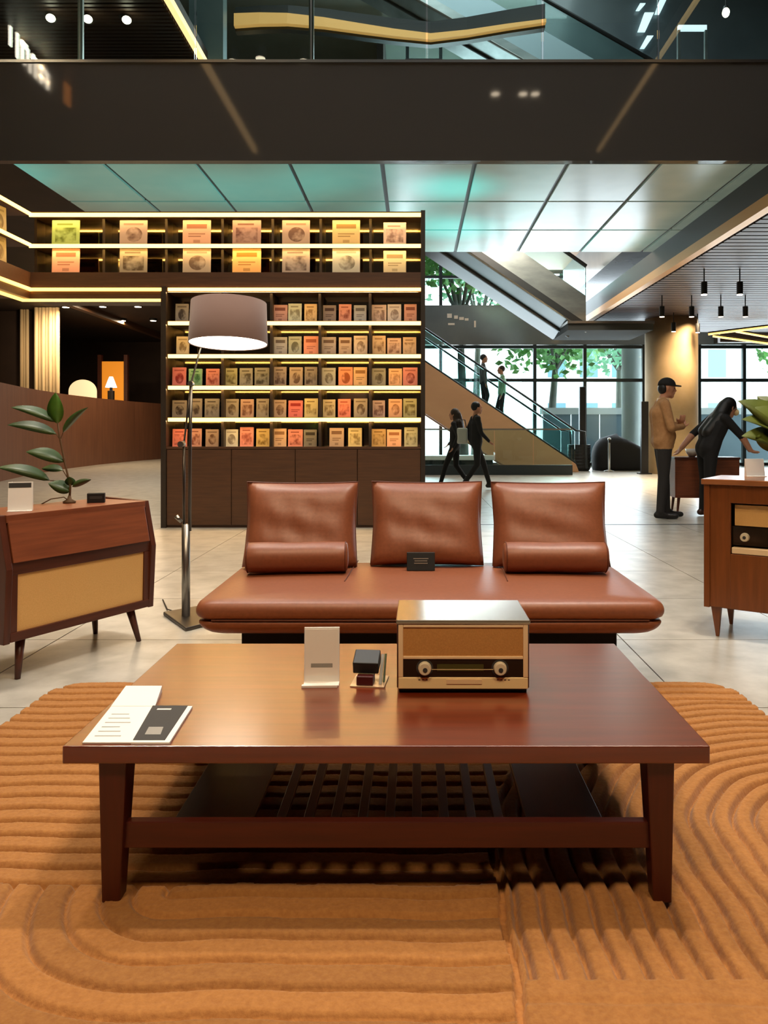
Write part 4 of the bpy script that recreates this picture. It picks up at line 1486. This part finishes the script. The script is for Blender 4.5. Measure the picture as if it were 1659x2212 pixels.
def leaf_obj(parent, base, tip, width, mat, droop=.15, roll=0., fold=.25):
    base, tip = Vector(base), Vector(tip)
    ax_ = tip - base
    ln = ax_.length
    ax_.normalize()
    side = ax_.cross(Vector((0, 0, 1)))
    if side.length < .2:
        side = Vector((1, 0, 0))
    side.normalize()
    side = Matrix.Rotation(roll, 3, ax_) @ side
    up = side.cross(ax_)
    n = 10
    vs, fs = [], []
    for k in range(n + 1):
        t = k / n
        w = width / 2 * (math.sin(PI * t ** .8) ** .8 if 0 < t < 1 else 0) + .0008
        c = base + ax_ * (ln * t) + up * (ln * droop * 4 * t * (1 - t) * .5)
        vs += [c - side * w + up * (w * fold), c, c + side * w + up * (w * fold), c - up * .0015]
    for k in range(n):
        a, b_ = k * 4, (k + 1) * 4
        fs += [(a, a + 1, b_ + 1, b_), (a + 1, a + 2, b_ + 2, b_ + 1), (a, b_, b_ + 3, a + 3), (a + 3, b_ + 3, b_ + 2, a + 2)]
    m = MB()
    m.add(vs, fs)
    return m.build('leaf', mat, parent, smooth=True)


dp_ = 3.98
pb = Vector(P(150, 1090, dp_))
fp = thing('leafy_plant', 'leafy rubber fig plant standing on the left console', 'plant', (pb.x, pb.y, .7352))
pbz = Vector((pb.x, pb.y, .7352))


def lp_(x, y, dd=0.):
    return Vector(P(x, y, dp_ + dd)) - pbz


MB().lathe([(.03, 0), (.032, .008), (.012, .02), (.006, .04)], n=14).build('foot', 'stem', fp, smooth=True)
MB().tube([(0, 0, .015), lp_(152, 1050), lp_(140, 1000), lp_(128, 940), lp_(122, 895)], [.006, .006, .005, .005, .003], 8).build('stem', 'stem', fp, smooth=True)
MB().tube([(0, 0, .01), lp_(138, 1074, -.03), lp_(110, 1078, -.05), lp_(84, 1092, -.06)], .003, 6).build('tendril', 'stem', fp, smooth=True)
for (b0, b1, w, mt, dr, ro, dd) in (
        ((122, 912), (24, 880), .062, 'leaf', .22, -.9, -.06), ((122, 938), (16, 918), .065, 'leaf', .2, -.9, -.05), ((138, 998), (56, 976), .08, 'leaf', .2, -.9, -.05),
        ((108, 1038), (-6, 1010), .07, 'leaf', .22, -.9, -.08), ((124, 915), (120, 848), .085, 'leaf_bright', .05, 0, -.02), ((136, 935), (190, 880), .05, 'leaf', .15, -.6, .02),
        ((152, 1062), (104, 1044), .075, 'leaf', .1, -1.0, -.04), ((156, 1052), (197, 1036), .04, 'leaf', .1, -.9, .02), ((136, 1016), (90, 1012), .05, 'leaf', .1, -.8, .03), ((152, 1050), (150, 1030), .05, 'leaf', .05, .1, -.02)):
    leaf_obj(fp, lp_(*b0), lp_(*b1, dd), w, mt, dr, ro)
for k, (b0, b1) in enumerate((((130, 950), (122, 938)), ((142, 1005), (138, 998)), ((148, 1040), (108, 1038)), ((131, 948), (136, 935)), ((148, 1036), (136, 1016)))):
    MB().tube([lp_(*b0), lp_(*b1)], .0025, 6).build('petiole', 'stem', fp)

# ------------------------------------------------------------------ right radiogram
a2 = math.radians(-35)
RG = Vector((1.557, 4.15, 0))
rg = thing('radiogram', 'wooden radiogram cabinet with set-in radio dial at the right edge', 'console cabinet', tuple(RG), a2)
gl, gdp, z0, z1 = 1.3, .42, .16, .85
for xx in (0, gl - .03):
    MB().box((xx, .0, z0), (xx + .03, gdp, z1 - .03)).build('side_panel', 'radiogram_wood', rg, bevel=.002)
MB().box((-.012, -.012, z1 - .03), (gl + .012, gdp, z1)).build('top', 'radiogram_top', rg, bevel=.004)
MB().box((.03, .02, z0), (gl - .03, gdp, z0 + .03)).build('bottom', 'radiogram_wood', rg)
MB().box((.03, gdp - .015, z0), (gl - .03, gdp, z1 - .03)).build('back', 'radiogram_wood', rg)
MB().box((.03, .008, z0 + .005), (.135, .03, z1 - .032)).build('stile', 'radiogram_wood', rg, bevel=.002)
MB().box((.135, .008, .725), (gl - .03, .03, z1 - .032)).build('upper_rail', 'radiogram_wood', rg, bevel=.002)
MB().box((.135, .008, z0 + .005), (gl - .03, .03, .455)).build('lower_door', 'radiogram_wood', rg, bevel=.002)
MB().box((.150, .04, .605), (gl - .2, .06, .715)).build('speaker_cloth', 'cane_cloth', rg)
dg = MB().box((.135, .045, .500), (gl - .2, .06, .600)).build('dial', 'dial_black', rg)
MB().cyl((.20, .045, .545), (.20, .022, .545), .024, .021, 20).build('knob', 'knob_ivory', dg, bevel=.002)
MB().cyl((.20, .023, .545), (.20, .019, .545), .009, .008, 14).build('knob_cap', 'print_dark', dg)
MB().box((.140, .012, .458), (gl - .2, .06, .490)).build('ivory_strip', 'cream', rg, bevel=.003)
for xx, yy_ in ((.06, .05), (gl - .08, .05), (.06, gdp - .06), (gl - .08, gdp - .06)):
    MB().hexa([(xx - .008, yy_ - .008, 0), (xx + .008, yy_ - .008, 0), (xx + .008, yy_ + .008, 0), (xx - .008, yy_ + .008, 0)],
              [(xx - .03, yy_ - .02, z0), (xx + .02, yy_ - .02, z0), (xx + .02, yy_ + .02, z0), (xx - .03, yy_ + .02, z0)]).build('leg', 'radiogram_wood', rg, bevel=.002)
rgM = Matrix.Translation(RG) @ Matrix.Rotation(a2, 4, 'Z')


def rgw(x, y, z):
    return tuple(rgM @ Vector((x, y, z)))


wc = thing('info_card', 'white card standing on the right radiogram before the plant', 'card', P(1634, 1003, 4.33)[:2] + (z1 + .0003,), .1)
MB().prism([(-.02, 0), (-.02, .003), (.0, .004), (.018, .1), (.022, .1), (.025, 0)], 'X', -.058, .052).build('holder', 'acrylic_white', wc)
for k in range(3):
    MB().cbox((0, .0022 + (.03 + .02 * k) * .187 - .001, .03 + .02 * k), (.07, .001, .003)).build('text_line', 'cream', wc)
pp = Vector(rgw(.46, .28, z1))
rp = thing('potted_plant', 'large-leaved plant at the right edge behind the white card', 'plant', tuple(pp), 0)
MB().lathe([(.06, .0003), (.08, .06), (.085, .13), (.075, .13), (.07, .11), (.002, .11)], n=24).build('pot', 'black_pot', rp, smooth=True)
MB().lathe([(.07, .100), (.07, .112)], n=24).build('soil', 'soil', rp)
dq = pp.y
for (x, y, w, ro, dd) in ((1594, 866, .17, -1.0, .0), (1602, 906, .16, -.7, -.08), (1636, 856, .17, -1.3, .1), (1616, 884, .19, -1.1, -.02), (1602, 942, .15, -.9, -.12), (1672, 868, .13, -.3, .05), (1700, 905, .13, -.8, -.05), (1632, 945, .10, 1.3, -.15), (1690, 950, .12, -1.2, -.1)):
    tip_ = Vector(P(x, y, dq + dd)) - pp
    base_ = Vector((tip_.x * .25, tip_.y * .25, .12 + max(0, (tip_.z - .12)) * .35))
    MB().tube([(0, 0, .1), tuple(base_ * .6 + Vector((0, 0, .05))), tuple(base_)], .004, 6).build('petiole', 'leaf_olive', rp)
    leaf_obj(rp, base_, tip_, w, 'leaf_olive', .2, ro)

# ------------------------------------------------------------------ far right things


def slim_console():
    t = thing('small_console', 'dark brown small console cabinet between the man and the woman', 'console cabinet', (3.95, 10.55, 0), -.1)
    MB().box((-.42, -.2, .2), (.42, .2, .72)).build('body', 'console_wood', t, bevel=.004)
    MB().box((-.43, -.21, .72), (.43, .21, .75)).build('top', 'console_dark', t, bevel=.003)
    for sx_ in (-1, 1):
        MB().box((sx_ * .21 - .195, -.208, .23), (sx_ * .21 + .195, -.2, .7)).build('door', 'console_wood', t, bevel=.002)
        for sy in (-1, 1):
            MB().cyl((sx_ * .36, sy * .15, .2), (sx_ * .38, sy * .16, 0), .022, .014, 10).build('leg', 'console_dark', t)
    bw = thing('white_bowl', 'small white bowl on the dark brown console', 'bowl', (3.78, 10.5, .7505))
    MB().lathe([(.04, 0), (.08, .06), (.09, .11), (.085, .11), (.07, .06), (.002, .02)], n=20).build('bowl', 'white_glaze', bw, smooth=True)


slim_console()

pt = thing('round_planter', 'black round planter with a tall black post by the facade', 'planter', (fx(1251, 21.3), 21.3, 0))
MB().lathe([(.26, 0), (.30, .05), (.31, .72), (.26, .72), (.25, .66), (.01, .66)], n=28).build('pot', 'black_pot', pt, smooth=False)
for k in range(7):
    MB().lathe([(.305, .08 + k * .09), (.316, .1 + k * .09), (.305, .12 + k * .09)], n=28, caps=False).build('rib', 'black', pt, smooth=True)
MB().lathe([(.25, .64), (.25, .67)], n=24).build('soil', 'soil', pt)
MB().box((-.0, -.08, .66), (.17, .08, 2.32)).build('post', 'black', pt, bevel=.01)
cs_ = thing('covered_seat', 'bulky black covered lounge seat between planter and column', 'seat', (fx(1342, 21.6), 21.6, 0))
m = MB()
rgs = []
for t_ in np.linspace(0, 1, 9):
    zz = t_ * 1.02
    k_ = math.sqrt(max(0, 1 - t_ ** 3.2)) * .95 + .05
    rgs.append([((.78 * k_ * math.copysign(abs(math.cos(a)) ** .6, math.cos(a))) - .12 * t_, .5 * k_ * math.copysign(abs(math.sin(a)) ** .6, math.sin(a)), zz * (1 - .22 * max(0, math.cos(a)) * t_)) for a in np.linspace(0, 2 * PI, 33)[:-1]])
m.rings(rgs).build('cover', 'black_soft', cs_, smooth=True)
MB().tube([(-.72, -.5, .0), (.75, -.5, 0.0)], .02, 6).build('hem', 'black', cs_)
sn = thing('barrier_post', 'thin steel barrier post in front of the black covered seat', 'post', (fx(1316, 20.8), 20.8, 0))
MB().lathe([(.14, 0), (.14, .02), (.03, .05), (.03, .84), (.045, .86), (.045, .9), (.01, .92)], n=16).build('post', 'steel', sn, smooth=True)
MB().box((-.03, -.05, .78), (.03, -.03, .86)).build('belt_head', 'black', sn)
sp = thing('column_speaker', 'narrow black panel standing left of the stone column', 'panel', (fx(1392, 19.6), 19.6, 0))
MB().box((-.09, -.06, 0), (.09, .06, 1.85)).build('panel', 'black', sp, bevel=.01)
MB().box((-.16, -.12, 0), (.16, .12, .03)).build('foot', 'black', sp)

# hanging spotlights under the right soffit
for k, (x, y, s_, lab) in enumerate(((1521, 636, 1.0, 'near left'), (1598, 636, 1.0, 'near right'), (1430, 684, .8, 'first of the second row'), (1494, 684, .8, 'second of the second row'),
                                     (1557, 684, .8, 'third of the second row'), (1610, 684, .8, 'fourth of the second row'), (1455, 716, .8, 'left far'), (1507, 718, .8, 'right far'))):
    zl = 3.55
    dd = (zl - CH) * F / (CY - y)
    p = P(x, y, dd)
    t = thing('track_spotlight', lab + ' black spotlight hanging from the brown slatted soffit', 'spotlight', p, 0, 'spotlights under the right soffit')
    MB().cyl((0, 0, .0), (0, 0, .22), .055, .055, 14).build('housing', 'black', t)
    MB().cyl((0, 0, .22), (0, 0, .47), .012, .012, 8).build('rod', 'black', t)
    MB().lathe([(.05, -.012), (.05, .0)], n=14).build('lens', 'spot_glow' if k < 2 else 'spot_soft', t)
    area('track_beam', (p[0], p[1], p[2] - .02), .09, 60 if k < 6 else 4, WARM, spread=1.8)
for k, (xa, ya, xb, yb) in enumerate(((1530, 722, 1659, 706), (1540, 726, 1659, 742), (1590, 716, 1659, 728))):
    a, c = P(xa, ya, 20.8), P(xb, yb, 20.2)
    t = thing('linear_light', ('upper', 'lower', 'middle')[k] + ' warm linear light at the far right under the soffit', 'lamp', a, 0, 'linear lights at the far right')
    o = Vector(a)
    MB().tube([Vector(a) - o, Vector(c) - o], .03, 6).build('tube', 'led_warm', t)
    MB().tube([Vector(a) - o + Vector((0, 0, .04)), Vector(c) - o + Vector((0, 0, .04))], .025, 6).build('profile', 'black', t)


# ------------------------------------------------------------------ people
def to_mesh_remeshed(mb, voxel, name, smooth_it=4):
    me0 = mb.mesh('tmp')
    o = bpy.data.objects.new('tmp', me0)
    COL.objects.link(o)
    r_ = o.modifiers.new('r', 'REMESH')
    r_.mode = 'VOXEL'
    r_.voxel_size = voxel
    s_m = o.modifiers.new('s', 'SMOOTH')
    s_m.iterations = smooth_it
    s_m.factor = .5
    dg = bpy.context.evaluated_depsgraph_get()
    me = bpy.data.meshes.new_from_object(o.evaluated_get(dg))
    me.name = name
    bpy.data.objects.remove(o, do_unlink=True)
    return me


def person(label, loc, rz, J, cols, hair, voxel=.012, scale=1., group=None, sleeves='top', build=1., hem=None):
    """J: joints in metres, facing +X, left is +Y. cols: top, bottom, shoe material names. sleeves: region of the forearms"""
    t = thing('person', label, 'person', loc, rz, group)
    t.scale = (scale,) * 3
    m = MB()
    samples = []          # (point, radius, region)
    REG = ['skin', cols[0], cols[1], cols[2]]

    def cap(a, c, r0, r1, reg):
        m.capsule(a, c, r0, r1)
        a, c = np.array(a, float), np.array(c, float)
        for k in np.linspace(0, 1, 9):
            samples.append((a + (c - a) * k, r0 + (r1 - r0) * k, reg))

    V = {k: Vector(v) for k, v in J.items()}
    pel, ch, nk, hd = V['pelvis'], V['chest'], V['neck'], V['head']
    hl, hr, sl_, sr = V['hipL'], V['hipR'], V['shL'], V['shR']
    b_ = build
    mid = pel.lerp(ch, .5)
    for off in (-.06, .06):
        d_ = (hl - hr).normalized() * off
        ds = (sl_ - sr).normalized() * off
        cap(pel + d_, mid + (d_ + ds) * .45, .115 * b_, .108 * b_, 1)
        cap(mid + (d_ + ds) * .45, ch + ds * 1.1, .108 * b_, .112 * b_, 1)
        cap(ch + ds, ch.lerp(nk, .6) + ds, .105 * b_, .075 * b_, 1)
    cap(pel + (hl - hr) * .28, pel - (hl - hr) * .28 - Vector((0, 0, .04)), .11 * b_, .11 * b_, 2)
    if hem:
        for off in (-.07, 0, .07):
            cap((pel.x - .01, off, hem + .1), (pel.x + .02, off, hem + .16), .125, .125, 1)
    cap(sl_, sr, .062, .062, 1)
    cap(ch.lerp(nk, .7), nk, .065, .052, 0)
    cap(nk, hd - Vector((0, 0, .05)), .052, .052, 0)
    for s in 'LR':
        cap(V['sh' + s], V['el' + s], .056 * b_, .045 * b_, 1)
        cap(V['el' + s], V['wr' + s], .044 * b_, .031 * b_, 1 if sleeves == 'top' else 0)
        cap(V['hip' + s], V['kn' + s], .088 * b_, .060 * b_, 2)
        cap(V['kn' + s], V['an' + s], .060 * b_, .045 * b_, 2)
        an, toe = V['an' + s], V['toe' + s]
        heel = an + (an - toe).normalized() * .04
        heel.z = an.z - .045
        cap(heel, toe, .042, .034, 3)
        cap(an, an.lerp(toe, .45) - Vector((0, 0, .03)), .042, .038, 3)
        wr, ha = V['wr' + s], V['ha' + s]
        dr = (ha - wr).normalized()
        sd_ = dr.cross(V.get('palm' + s, Vector((0, 0, 1))))
        sd_ = sd_.normalized() if sd_.length > .1 else dr.orthogonal().normalized()
        nrm = sd_.cross(dr)
        for w_ in (-.026, -.009, .009, .026):
            cap(wr + dr * .015 + sd_ * w_ * .6, wr + dr * .08 + sd_ * w_, .015, .012, 0)
            ll = .075 if abs(w_) < .02 else .06
            k1 = wr + dr * (.08 + ll * .5) + sd_ * w_ * 1.15 + nrm * .012
            cap(wr + dr * .08 + sd_ * w_, k1, .0105, .0095, 0)
            cap(k1, k1 + dr * ll * .4 + nrm * .022, .0095, .008, 0)
        th0 = wr + dr * .03 + sd_ * .03
        th1 = th0 + dr * .03 + sd_ * .028 + nrm * .008
        cap(th0, th1, .014, .012, 0)
        cap(th1, th1 + dr * .035 + sd_ * .006 + nrm * .01, .012, .009, 0)
    # head with face
    f = V.get('face', Vector((1, 0, 0))).normalized()
    up = Vector((0, 0, 1))
    up = (up - f * up.dot(f)).normalized()
    lf_ = up.cross(f)
    R = Matrix((f, lf_, up)).transposed()

    def hp(a, c, e):
        return hd + R @ Vector((a, c, e))
    m.ellipsoid(hd + up * .02, (.098, .077, .105), 20, 14, R)
    samples.append((np.array(hd + up * .02), .095, 0))
    cap(hp(.035, 0, -.045), hp(.062, 0, -.085), .052, .034, 0)
    cap(hp(.03, .03, -.04), hp(.04, .03, -.07), .03, .025, 0)
    cap(hp(.03, -.03, -.04), hp(.04, -.03, -.07), .03, .025, 0)
    cap(hp(.093, 0, .015), hp(.112, 0, -.018), .010, .015, 0)
    cap(hp(.088, .03, .032), hp(.088, -.03, .032), .012, .012, 0)
    cap(hp(.092, .02, -.052), hp(.092, -.02, -.052), .010, .010, 0)
    for s in (-1, 1):
        cap(hp(-.005, s * .078, .015), hp(-.002, s * .078, -.02), .014, .010, 0)
    me = to_mesh_remeshed(m, voxel, 'body')
    for r_ in REG:
        me.materials.append(MATS[r_])
    n = len(me.polygons)
    ctr = np.zeros(n * 3)
    me.polygons.foreach_get('center', ctr)
    ctr = ctr.reshape(-1, 3)
    sp_ = np.array([s[0] for s in samples])
    sr_ = np.array([s[1] for s in samples])
    sg_ = np.array([s[2] for s in samples])
    mi = np.zeros(n, dtype=np.int32)
    for k in range(0, n, 4000):
        dd = np.linalg.norm(ctr[k:k + 4000, None, :] - sp_[None], axis=2) / sr_[None]
        mi[k:k + 4000] = sg_[dd.argmin(1)]
    if hem:
        mi[(ctr[:, 2] < hem) & (mi == 1)] = 2
        mi[(ctr[:, 2] >= hem) & (mi == 2)] = 1
    me.polygons.foreach_set('material_index', mi)
    me.polygons.foreach_set('use_smooth', np.ones(n, dtype=bool))
    link('body', me, t)
    for s in (-1, 1):
        MB().ellipsoid(hp(.089, s * .031, .012), (.008, .012, .008), 10, 6, R).build('eye', 'hair_black', t, smooth=True)
    MB().ellipsoid(hp(.098, 0, -.052), (.006, .022, .006), 10, 6, R).build('mouth', 'dark_red', t, smooth=True)
    if hair[0] == 'cap':
        h_ = MB()
        rgs_ = []
        for a in np.linspace(-.1, PI / 2 - .05, 7):
            rgs_.append([hp(-.003 + .108 * math.cos(a) * math.cos(q_), .086 * math.cos(a) * math.sin(q_), .045 + .095 * math.sin(a)) for q_ in np.linspace(0, 2 * PI, 25)[:-1]])
        h_.rings(rgs_).build('cap', 'cloth_black', t, smooth=True)
        br = MB()
        br.rings([[hp(.07 + a_ * .1, math.sin(q_) * .07, .05 - a_ * .012 + .008 * math.cos(q_)) for q_ in np.linspace(0, 2 * PI, 17)[:-1]] for a_ in (0, .5, .9)])
        bp_ = MB()
        pts_ = [(.05, .072), (.12, .066), (.165, .04), (.175, 0), (.165, -.04), (.12, -.066), (.05, -.072)]
        bot = [hp(a_, c_, .045 - a_ * .05) for a_, c_ in pts_]
        top_ = [hp(a_, c_, .056 - a_ * .05) for a_, c_ in pts_]
        n_ = len(pts_)
        bp_.add(bot + top_, [tuple(range(n_)), tuple(range(2 * n_ - 1, n_ - 1, -1))] + [(i, i + n_, (i + 1) % n_ + n_, (i + 1) % n_) for i in range(n_)])
        bp_.build('brim', 'cloth_black', t)
        MB().ellipsoid(hp(-.045, 0, .0), (.062, .082, .075), 18, 10, R).build('hair', 'hair_black', t, smooth=True)
    elif hair[0] == 'long':
        h_ = MB()
        h_.ellipsoid(hp(-.018, 0, .035), (.105, .092, .108), 18, 12, R)
        h_.capsule(hp(-.06, 0, .0), hp(-.10, 0, -.2), .095, .115)
        h_.capsule(hp(-.10, .05, -.18), nk.lerp(ch, 1.0) + Vector((-.13, .05, -.06)), .10, .085)
        h_.capsule(hp(-.10, -.05, -.18), nk.lerp(ch, 1.0) + Vector((-.13, -.05, -.08)), .10, .085)
        hm = to_mesh_remeshed(h_, .014, 'hair', 6)
        hm.materials.append(MATS[hair[1]])
        hm.polygons.foreach_set('use_smooth', [True] * len(hm.polygons))
        link('hair', hm, t)
    else:
        h_ = MB()
        h_.ellipsoid(hp(-.022, 0, .038), (.098, .088, .098), 18, 12, R)
        h_.build('hair', hair[1], t, smooth=True)
    return t


STAND = dict(pelvis=(0, 0, .95), chest=(-.01, 0, 1.28), neck=(-.01, 0, 1.47), head=(.02, 0, 1.60), shL=(-.01, .17, 1.40), shR=(-.01, -.17, 1.40),
             elL=(-.03, .23, 1.12), elR=(-.03, -.23, 1.12), wrL=(.04, .22, .88), wrR=(.04, -.22, .88), haL=(.06, .22, .78), haR=(.06, -.22, .78),
             hipL=(0, .09, .92), hipR=(0, -.09, .92), knL=(.02, .10, .50), knR=(.02, -.10, .50), anL=(-.01, .10, .09), anR=(-.01, -.10, .09), toeL=(.17, .12, .036), toeR=(.17, -.12, .036))


def pose(**k):
    j = dict(STAND)
    j.update(k)
    return j


# man in tan jacket, arms folded, side view facing right
mx, md = (1432 - CX) / F * 9.75, 9.75
man = person('man in tan jacket and black cap standing with folded arms', (mx, md, 0.002), -.12,
             pose(chest=(-.03, 0, 1.28), neck=(.0, 0, 1.47), head=(.045, 0, 1.59), shL=(-.01, .18, 1.39), shR=(-.01, -.18, 1.39), elL=(.04, .25, 1.12), elR=(.05, -.25, 1.11),
                  wrL=(.22, .02, 1.16), wrR=(.23, -.02, 1.12), haL=(.22, -.1, 1.24), haR=(.26, .08, 1.16), face=(1, .05, -.08), knL=(.03, .09, .5), knR=(-.01, -.09, .5), anL=(.06, .10, .09), anR=(-.05, -.10, .09),
                  toeL=(.24, .12, .036), toeR=(.13, -.12, .036)),
             ('jacket_tan', 'trousers', 'shoe'), ('cap', 'hair_black'), .011, 1.03, build=1.14, hem=.85)
MB().lathe([(.075, 1.44), (.068, 1.475), (.060, 1.475)], n=20, caps=False).build('collar', 'cream', man, smooth=True)
# woman leaning over the console, back half turned
woman = person('woman with long black hair in black clothes leaning beside the console', (3.78, 9.95, 0.002), .15,
               pose(pelvis=(.0, 0, .88), chest=(.12, 0, 1.16), neck=(.22, 0, 1.30), head=(.30, 0, 1.40), shL=(.15, .17, 1.26), shR=(.15, -.17, 1.26),
                    elL=(-.06, .26, 1.06), elR=(.33, -.24, 1.04), wrL=(-.22, .26, .88), wrR=(.46, -.22, .86), haL=(-.28, .26, .80), haR=(.54, -.2, .82), face=(1, .1, -.35),
                    hipL=(0, .09, .86), hipR=(0, -.09, .86), knL=(.02, .10, .47), knR=(-.03, -.10, .47)),
               ('cloth_black', 'cloth_black', 'shoe_brown'), ('long', 'hair_black'), .011, 1.0, sleeves='skin', build=1.1)
MB().ellipsoid((.40, 0, 1.345), (.035, .05, .045), 14, 8).build('face_mask', 'mask_white', woman, smooth=True)
# two walkers beyond the sofa
WALK = dict(knL=(.18, .09, .52), anL=(.30, .09, .12), toeL=(.46, .1, .07), knR=(.0, -.09, .50), anR=(-.26, -.09, .15), toeR=(-.12, -.1, .04), elL=(-.12, .23, 1.13), wrL=(-.02, .24, .9), haL=(.03, .24, .81), elR=(.04, -.23, 1.12), wrR=(.2, -.22, .96), haR=(.27, -.21, .89))
w1 = person('walker in dark clothes striding right beyond the sofa gap', ((1028 - CX) / F * 14.3, 14.3, .002), .2, pose(**WALK), ('cloth_dark', 'cloth_dark', 'shoe'), ('short', 'hair_black'), .014, .95, build=1.02, group='two walkers beyond the sofa')
w2 = person('brown-haired walker with white bag beside the bookcase edge', ((983 - CX) / F * 14.6, 14.6, .002), PI - .3, pose(**WALK), ('cloth_dark', 'cloth_black', 'shoe'), ('long', 'hair_brown'), .014, .88, group='two walkers beyond the sofa')
wb = thing('shoulder_bag', 'white bag carried between the two walkers', 'bag', ((999 - CX) / F * 14.3, 14.38, .86))
MB().box((-.10, -.05, 0), (.10, .05, .30)).build('bag', 'bag_white', wb, bevel=.03)
MB().tube([(-.08, 0, .29), (-.05, 0, .45), (.05, 0, .45), (.08, 0, .29)], .01, 6).build('strap', 'black', wb)
# two people on the stair
for (x, yhead, cols, hr, lab, rz) in ((1044, 778, ('cloth_grey', 'cloth_dark', 'shoe'), ('short', 'hair_black'), 'upper of two people walking on the stair', .0),
                                      (1084, 812, ('foliage_teal', 'cloth_dark', 'shoe'), ('short', 'hair_brown'), 'lower of two people walking on the stair', PI)):
    X = (x - CX) / F * 21.5
    k = int((x_end - .1 - X) / (.16 / -slope))
    person(lab, (X, 21.5, .16 * (k + 1) - .05 + .002), rz, pose(knR=(.12, -.09, .55), anR=(.02, -.09, .12), toeR=(.18, -.1, .05)), cols, hr, .016, .98, group='people on the stair')
